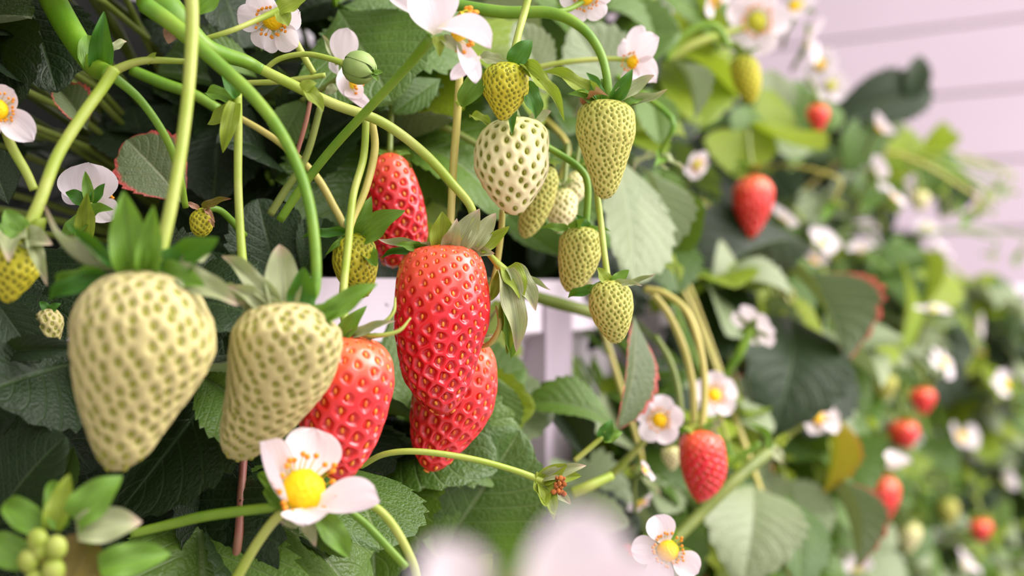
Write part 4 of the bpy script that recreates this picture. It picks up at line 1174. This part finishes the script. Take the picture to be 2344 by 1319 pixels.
HL = [  # base, d, tip, d, width ratio, material, form, normal
    (640, 690, .50, 590, 455, .50, .95, 'leaf_dark', 0, NH),
    (690, 640, .50, 740, 500, .51, .7, 'leaf_dark', 1, NH),
    (560, 800, .46, 258, 1190, .43, .62, 'leaf_dark', 1, (.6, -.9, .5)),
    (520, 950, .46, 500, 1150, .45, .8, 'leaf_dark', 0, (.2, -1, .5)),
    (230, 820, .44, -40, 900, .40, 1.0, 'leaf_dark', 3, (.3, -1, .5)),
    (170, 760, .46, -60, 720, .44, 1.0, 'leaf_dark', 0, (.3, -1, .2)),
    (-20, 1210, .40, 150, 1000, .40, 1.1, 'leaf_dark', 3, (-.2, -.8, .9)),
    (170, 1020, .43, 120, 1180, .42, .6, 'leaf_mid', 1, (.2, -1, .3)),
    (985, 1290, .525, 1190, 985, .52, .95, 'leaf_mid', 0, (.4, -1, .35)),
    (1010, 1300, .52, 900, 1010, .52, .8, 'leaf_mid', 0, (.1, -1, .5)),
    (780, 1060, .46, 870, 1260, .43, 1.0, 'leaf_mid', 3, (.6, -.9, .4)),
    (760, 1170, .46, 790, 1275, .44, .7, 'leaf_mid', 0, (-.2, -.9, .3)),
    (470, 1100, .46, 450, 1340, .43, .6, 'leaf_dark', 1, (.3, -1, .3)),
    (1400, 340, .64, 1450, 650, .60, .62, 'leaf_pale', 3, (.7, -.8, .4)),
    (1470, 380, .66, 1500, 600, .64, .5, 'leaf_pale', 1, (.6, -.8, .2)),
    (1450, 720, .58, 1415, 980, .56, .55, 'leaf_red', 0, (.9, -.6, .3)),
    (1420, 990, .60, 1190, 930, .60, .6, 'leaf_mid', 2, (0, -.7, .9)),
    (1350, 1060, .62, 1230, 880, .62, .6, 'leaf_dark', 1, NH),
    (1800, 620, .88, 1930, 830, .82, .75, 'leaf_red', 1, (.5, -.9, .3)),
    (1850, 560, .92, 1560, 700, .86, .7, 'leaf_dark', 2, (0, -.8, .8)),
    (1800, 720, .86, 1770, 990, .80, .85, 'leaf_dark', 2, (.3, -.9, .6)),
    (1900, 780, .9, 1840, 1000, .84, .6, 'leaf_dark', 0, (.5, -.9, .4)),
    (1700, 620, .84, 1560, 840, .80, .7, 'leaf_dark', 0, (.2, -.9, .6)),
    (1720, 1110, .75, 1700, 1340, .70, .9, 'leaf_pale', 2, (.1, -.8, .7)),
    (1800, 1130, .78, 1830, 1340, .74, .7, 'leaf_mid', 0, (.4, -.8, .6)),
    (1880, 1080, .84, 1960, 1300, .80, .5, 'leaf_red', 1, (.6, -.8, .2)),
    (1895, 930, .84, 1880, 1130, .82, .42, 'leaf_yellow', 1, (.5, -.8, .2)),
    (1885, 275, 1.2, 2135, 205, 1.22, .55, 'leaf_dark', 0, (0, -1, .2)),
    (1960, 210, 1.22, 1925, 300, 1.2, .9, 'leaf_dark', 0, NH),
    (2075, 245, 1.21, 2108, 128, 1.21, .6, 'leaf_dark', 0, NH),
    (2060, 590, 1.2, 2055, 800, 1.15, .65, 'leaf_lime', 0, (.8, -.5, -.1)),
    (2110, 570, 1.25, 2100, 720, 1.2, .6, 'leaf_lime', 1, (.7, -.6, 0)),
    (430, 470, .50, 290, 320, .50, .85, 'leaf_red', 3, (.2, -1, .3)),
    (60, -20, .50, 130, 210, .48, .9, 'leaf_dark', 0, (.2, -1, .5)),
    (-40, -60, .48, 40, 240, .47, .8, 'leaf_dark', 0, (-.2, -1, .4)),
    (200, 300, .5, 130, 200, .5, .9, 'leaf_red', 1, (.1, -.8, .7)),
    (20, 470, .43, -30, 340, .43, .9, 'leaf_dark', 0, NH),
    (1150, 470, .58, 1040, 330, .57, .8, 'leaf_pale', 0, (.2, -1, .2)),
    (980, 40, .53, 690, 0, .52, .32, 'leaf_mid', 2, (0, -.7, .8)),
    (590, 180, .52, 450, 95, .51, .55, 'leaf_mid', 0, (.1, -.9, .5)),
    (1250, 220, .58, 1180, 50, .57, .7, 'leaf_pale', 0, (.3, -1, .2)),
    (1430, 260, .63, 1310, 60, .62, .8, 'leaf_pale', 3, (.3, -1, .3)),
    (1650, 120, .85, 1500, -20, .83, .8, 'leaf_mid', 2, (.1, -.8, .6)),
    (1680, 60, .88, 1560, -40, .86, .7, 'leaf_mid', 0, NH),
    (1540, 140, .72, 1590, 270, .70, .45, 'leaf_pale', 1, (.5, -.9, .2)),
    (1480, 200, .68, 1510, 330, .66, .7, 'leaf_mid', 0, (.2, -1, .2)),
    (900, 700, .54, 960, 1000, .53, .6, 'leaf_mid', 0, (.3, -1, .3)),
    (960, 300, .56, 1040, 480, .55, .8, 'leaf_mid', 0, NH),
    (1230, 420, .6, 1340, 560, .58, .7, 'leaf_mid', 0, NH),
    (1010, 180, .53, 900, 260, .52, .6, 'leaf_mid', 0, NH),
    (700, 220, .52, 640, 330, .52, .8, 'leaf_mid', 3, NH),
    (1060, 1000, .55, 1180, 1220, .54, .8, 'leaf_mid', 0, NH),
    (1120, 850, .55, 1160, 1010, .55, .7, 'leaf_mid', 0, (.3, -1, .2)),
    (60, 560, .47, 120, 800, .44, .9, 'leaf_dark', 0, (.2, -1, .2)),
    (140, 560, .49, 230, 760, .47, .9, 'leaf_dark', 2, (.3, -1, .3)),
    (420, 560, .49, 500, 780, .47, .9, 'leaf_dark', 0, (.1, -1, .3)),
    (470, 640, .5, 520, 850, .48, .9, 'leaf_dark', 1, (.4, -1, .2)),
    (600, 600, .52, 640, 790, .51, .9, 'leaf_dark', 0, (.2, -1, .2)),
    (-20, 620, .45, 20, 830, .43, .9, 'leaf_dark', 3, (.2, -1, .3)),
    (60, 900, .47, 210, 1080, .45, .9, 'leaf_dark', 0, (.3, -1, .3)),
    (180, 980, .5, 60, 1200, .47, .9, 'leaf_dark', 2, (.1, -1, .4)),
    (300, 1100, .5, 200, 1300, .48, 1.0, 'leaf_dark', 0, (.1, -1, .4)),
    (400, 1150, .5, 330, 1360, .48, 1.0, 'leaf_dark', 3, (.1, -1, .4)),
    (580, 1080, .5, 640, 1290, .49, .9, 'leaf_dark', 0, (.1, -1, .4)),
    (620, 1000, .51, 700, 1190, .5, .9, 'leaf_dark', 2, (.3, -1, .4)),
    (700, 1180, .52, 760, 1370, .5, .9, 'leaf_dark', 0, (.2, -1, .4)),
    (880, 1020, .54, 930, 1230, .53, .9, 'leaf_mid', 0, (.2, -1, .4)),
    (900, 820, .56, 880, 1010, .55, .6, 'leaf_pale', 1, (.3, -1, .2)),
    (1600, 560, .93, 1530, 740, .90, .9, 'leaf_dark', 0, (.2, -1, .4)),
    (1680, 590, .95, 1640, 780, .92, .9, 'leaf_dark', 2, (.2, -1, .4)),
    (1560, 700, .88, 1540, 880, .87, .7, 'leaf_dark', 1, (.2, -1, .4)),
    (1800, 560, .98, 1790, 740, .95, .9, 'leaf_mid', 0, (.2, -1, .4)),
    (1790, 320, 1.05, 1835, 185, 1.05, .9, 'leaf_mid', 0, (.3, -1, .3)),
    (1750, 290, 1.0, 1770, 160, 1.0, .9, 'leaf_pale', 3, (.3, -1, .2)),
    (1830, 300, 1.08, 1930, 260, 1.08, .9, 'leaf_mid', 2, (.2, -1, .5)),
    (1930, 400, 1.2, 1990, 270, 1.2, .9, 'leaf_mid', 0, (.4, -1, .3)),
    (2040, 430, 1.35, 2075, 290, 1.35, .9, 'leaf_lime', 0, (.4, -1, .2)),
    (2100, 470, 1.42, 2150, 330, 1.42, .9, 'leaf_mid', 2, (.3, -1, .4)),
    (2150, 500, 1.5, 2205, 390, 1.5, .9, 'leaf_dark', 0, (.2, -1, .4)),
    (2080, 380, 1.36, 2180, 300, 1.38, .5, 'leaf_lime', 1, (.3, -1, .4)),
    (1980, 330, 1.25, 2060, 250, 1.25, .8, 'leaf_pale', 0, (.3, -1, .3)),
    (-20, 1180, .47, 60, 1360, .45, 1.1, 'leaf_dark', 0, (.2, -1, .3)),
    (80, 1130, .49, 100, 1340, .47, 1.1, 'leaf_dark', 3, (.1, -1, .3)),
    (0, 1060, .5, -60, 1250, .48, 1.1, 'leaf_dark', 0, (.2, -1, .3)),
    (60, 860, .58, -10, 1060, .56, 1.0, 'leaf_dark', 0, (.1, -1, .2)),
    (-60, 820, .56, -20, 1010, .54, 1.0, 'leaf_dark', 3, (.1, -1, .2)),
    (150, 960, .58, 90, 1150, .56, 1.0, 'leaf_dark', 0, (.1, -1, .2)),
    (270, 950, .57, 240, 1150, .55, 1.0, 'leaf_dark', 3, (.1, -1, .2)),
    (380, 900, .57, 350, 1080, .55, 1.0, 'leaf_dark', 0, (.1, -1, .2)),
    (-30, 660, .42, 92, 830, .415, .55, 'leaf_dark', 0, (.2, -1, .2)),
    (-10, 815, .42, 190, 800, .412, .3, 'leaf_dark', 2, (.1, -1, .2)),
    (1720, 240, .98, 1690, 330, .96, .9, 'leaf_mid', 0, (.3, -1, .2)),
]
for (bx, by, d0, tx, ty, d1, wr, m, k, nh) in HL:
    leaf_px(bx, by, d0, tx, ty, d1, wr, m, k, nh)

# what the photograph shows clear of leaves: sight lines kept open (px, py, radius, distance of the thing)
CLEAR = [(1605, 1070, 95, .62), (1560, 820, 120, .62), (1510, 960, 70, .6), (1723, 475, 85, .88), (1735, 755, 80, .74), (1860, 960, 80, .82), (1710, 180, 70, .78), (1735, 60, 95, .78),
         (1873, 270, 45, 1.2), (2015, 1130, 90, 1.05), (2110, 918, 50, 1.45), (2070, 995, 55, 1.35), (1660, 1130, 110, .65), (1850, 740, 120, .85), (1880, 1040, 80, .82), (1250, 740, 95, .75), (1250, 860, 90, .75), (1470, 700, 40, .86),
         (760, 660, 50, .58), (880, 660, 40, .6), (1400, 500, 90, .62), (1430, 860, 90, .57), (912, 470, 95, .515), (1240, 470, 60, .52), (1300, 460, 60, .55), (625, 50, 90, .47), (1440, 130, 90, .53), (1100, 1100, 140, .5), (800, 170, 80, .5), (205, 440, 90, .466), (10, 270, 80, .425), (2020, 210, 110, 1.22), (2050, 700, 70, 1.15), (1740, 1230, 110, .7),
         (1530, 1260, 110, .5), (1634, 906, 50, .69), (1760, 1020, 60, .69), (1600, 90, 90, .75)]
for (_, px, py, d, _, rp) in FARF: CLEAR.append((px, py, rp + 6, d))
for (_, cx, tp, bt, hw, _, d, _) in FAR: CLEAR.append((cx, (tp + bt) / 2, hw + 14, d))

def blocked(p, L):
    px = IMW / 2 + p.x / p.y / K * IMW; py = IMH / 2 - (p.z - CAMZ) / p.y / K * IMW
    lp = L * 0.4 / p.y / K * IMW
    return any(p.y < d + .035 and (px - x) ** 2 + (py - y) ** 2 < (r + lp) ** 2 for x, y, r, d in CLEAR)

def ztop(d):
    return float(np.interp(d, [0, 1.0, 1.35, 1.5, 1.65, 1.78, 1.92, 2.3], [.17, .16, .135, .08, -.05, -.15, -.24, -.38]))

rg = random.Random(21)
NLEAF = 0
for i, pl in enumerate(PLANTS):
    d0 = PD[i]
    crown = row(d0, -.09, .012)
    base = Vector(pl.location)
    sp = (PD[min(i + 1, 11)] - PD[max(i - 1, 0)]) / 2 * 1.13
    n = 58 if i < 4 else (60 if i < 8 else 64)
    for q in range(n):
        for attempt in range(12):
            al = rg.uniform(-.75, .75) * sp
            o = rg.triangular(-.17, .07 if d0 > .75 else .035, .02)
            zz = rg.uniform(-.38 if d0 > .8 else -.2, ztop(d0 + al))
            if q % 4 == 0 and d0 > .8: o, zz = rg.uniform(.02, .075), min(rg.uniform(-.13, .04), ztop(d0 + al) - rg.uniform(0, .1))
            elif q % 3 == 0 and i < 4: o, zz = rg.uniform(.016, .04), rg.uniform(-.2, -.005)
            elif zz < -.1: o = rg.uniform(.0, .06 if d0 > .75 else .03)
            c = Vector((crown.x, crown.y, CAMZ)) + TDIR * al + NDIR * (o + .09) + Z * zz
            L = rg.uniform(.038, .062)
            lim = .52 if d0 < .75 else .6
            if c.y < lim and not (c.x < -.10 and c.y > .44): continue
            if -.11 < zz < .0 and -.2 < o < .012: continue      # inside the trough
            if blocked(c, L * 1.5): continue
            break
        else:
            continue
        outw = (NDIR * rg.uniform(.4, 1.0) + TDIR * rg.uniform(-1.0, .7) + Z * rg.uniform(-.7, .5)).normalized()
        nrm = (NDIR * rg.uniform(.1, 1) + Z * rg.uniform(.25, 1.1) - TDIR * rg.uniform(-.2, .9)).normalized()
        far = d0 > .9
        lit = (o > -.02) and d0 > .55  # light and shade put into colour: outer leaves and petioles lighter, inner darker
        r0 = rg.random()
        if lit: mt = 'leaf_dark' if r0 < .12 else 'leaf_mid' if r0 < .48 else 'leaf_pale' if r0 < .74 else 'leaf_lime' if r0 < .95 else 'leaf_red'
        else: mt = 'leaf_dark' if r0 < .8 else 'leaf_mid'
        side = outw.cross(nrm).normalized()
        for dr, s in ((outw, 1.0), ((outw * .35 + side).normalized(), .86), ((outw * .35 - side).normalized(), .86)):
            b = c + dr * L * .05
            n2 = (nrm + Vector((rg.uniform(-.3, .3), rg.uniform(-.3, .3), rg.uniform(-.3, .3)))).normalized()
            tip = b + (dr + Z * rg.uniform(-.45, .1)) * L * s
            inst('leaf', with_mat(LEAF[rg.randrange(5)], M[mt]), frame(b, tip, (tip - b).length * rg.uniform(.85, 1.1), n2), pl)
            NLEAF += 1
        h = (base + c) / 2 + Z * abs(zz) * .3 + NDIR * .01
        pts = catmull(np.array([list(base + TDIR * al * .1), list(h), list(c + Z * .004), list(c)]), 4)
        V, F = tube_geo(pts, np.linspace(.0016, .0011, len(pts)), 6)
        obj('petiole', V, F, M['stem_dim' if not lit else 'stem_green'], pl)
    # slender flowering stalks that arch out of the plant
    for q in range(0 if i < 3 else 9 if i < 9 else 5):
        for attempt in range(10):
            al = rg.uniform(-.6, .6) * sp
            o = rg.uniform(.05, .11)
            e = Vector((crown.x, crown.y, CAMZ)) + TDIR * al + NDIR * (o + .09) + Z * rg.uniform(-.2, max(-.1, ztop(d0) - .03))
            k = min(max(e.z, base.z) + rg.uniform(.02, .06), CAMZ + ztop(d0) - .01)
            m1 = base * .45 + e * .55; m1.z = k
            pts = catmull(np.array([list(base), list(m1), list(e + Z * .02 + NDIR * .002), list(e)]), 6)
            if not any(blocked(Vector(p), .02) for p in pts[4:]): break
        else:
            continue
        V, F = tube_geo(pts, np.linspace(.0019, .0011, len(pts)), 6)
        obj('flower_stalk', V, F, M[rg.choice(['stem_lime', 'stem_yellow', 'stem_green'])], pl)
        for w in range(4):
            a = w * 1.57 + rg.uniform(-.4, .4)
            dr = NDIR * math.cos(a) + TDIR * math.sin(a)
            blade(pl, 'bract', SEPAL[rg.choice('sud')], M[rg.choice(['sepal_lime', 'sepal_pale', 'sepal_green'])], e, e + dr * rg.uniform(.008, .016) - Z * rg.uniform(-.004, .016), rg.uniform(.005, .008), NDIR + Z)
print('leaves', NLEAF)
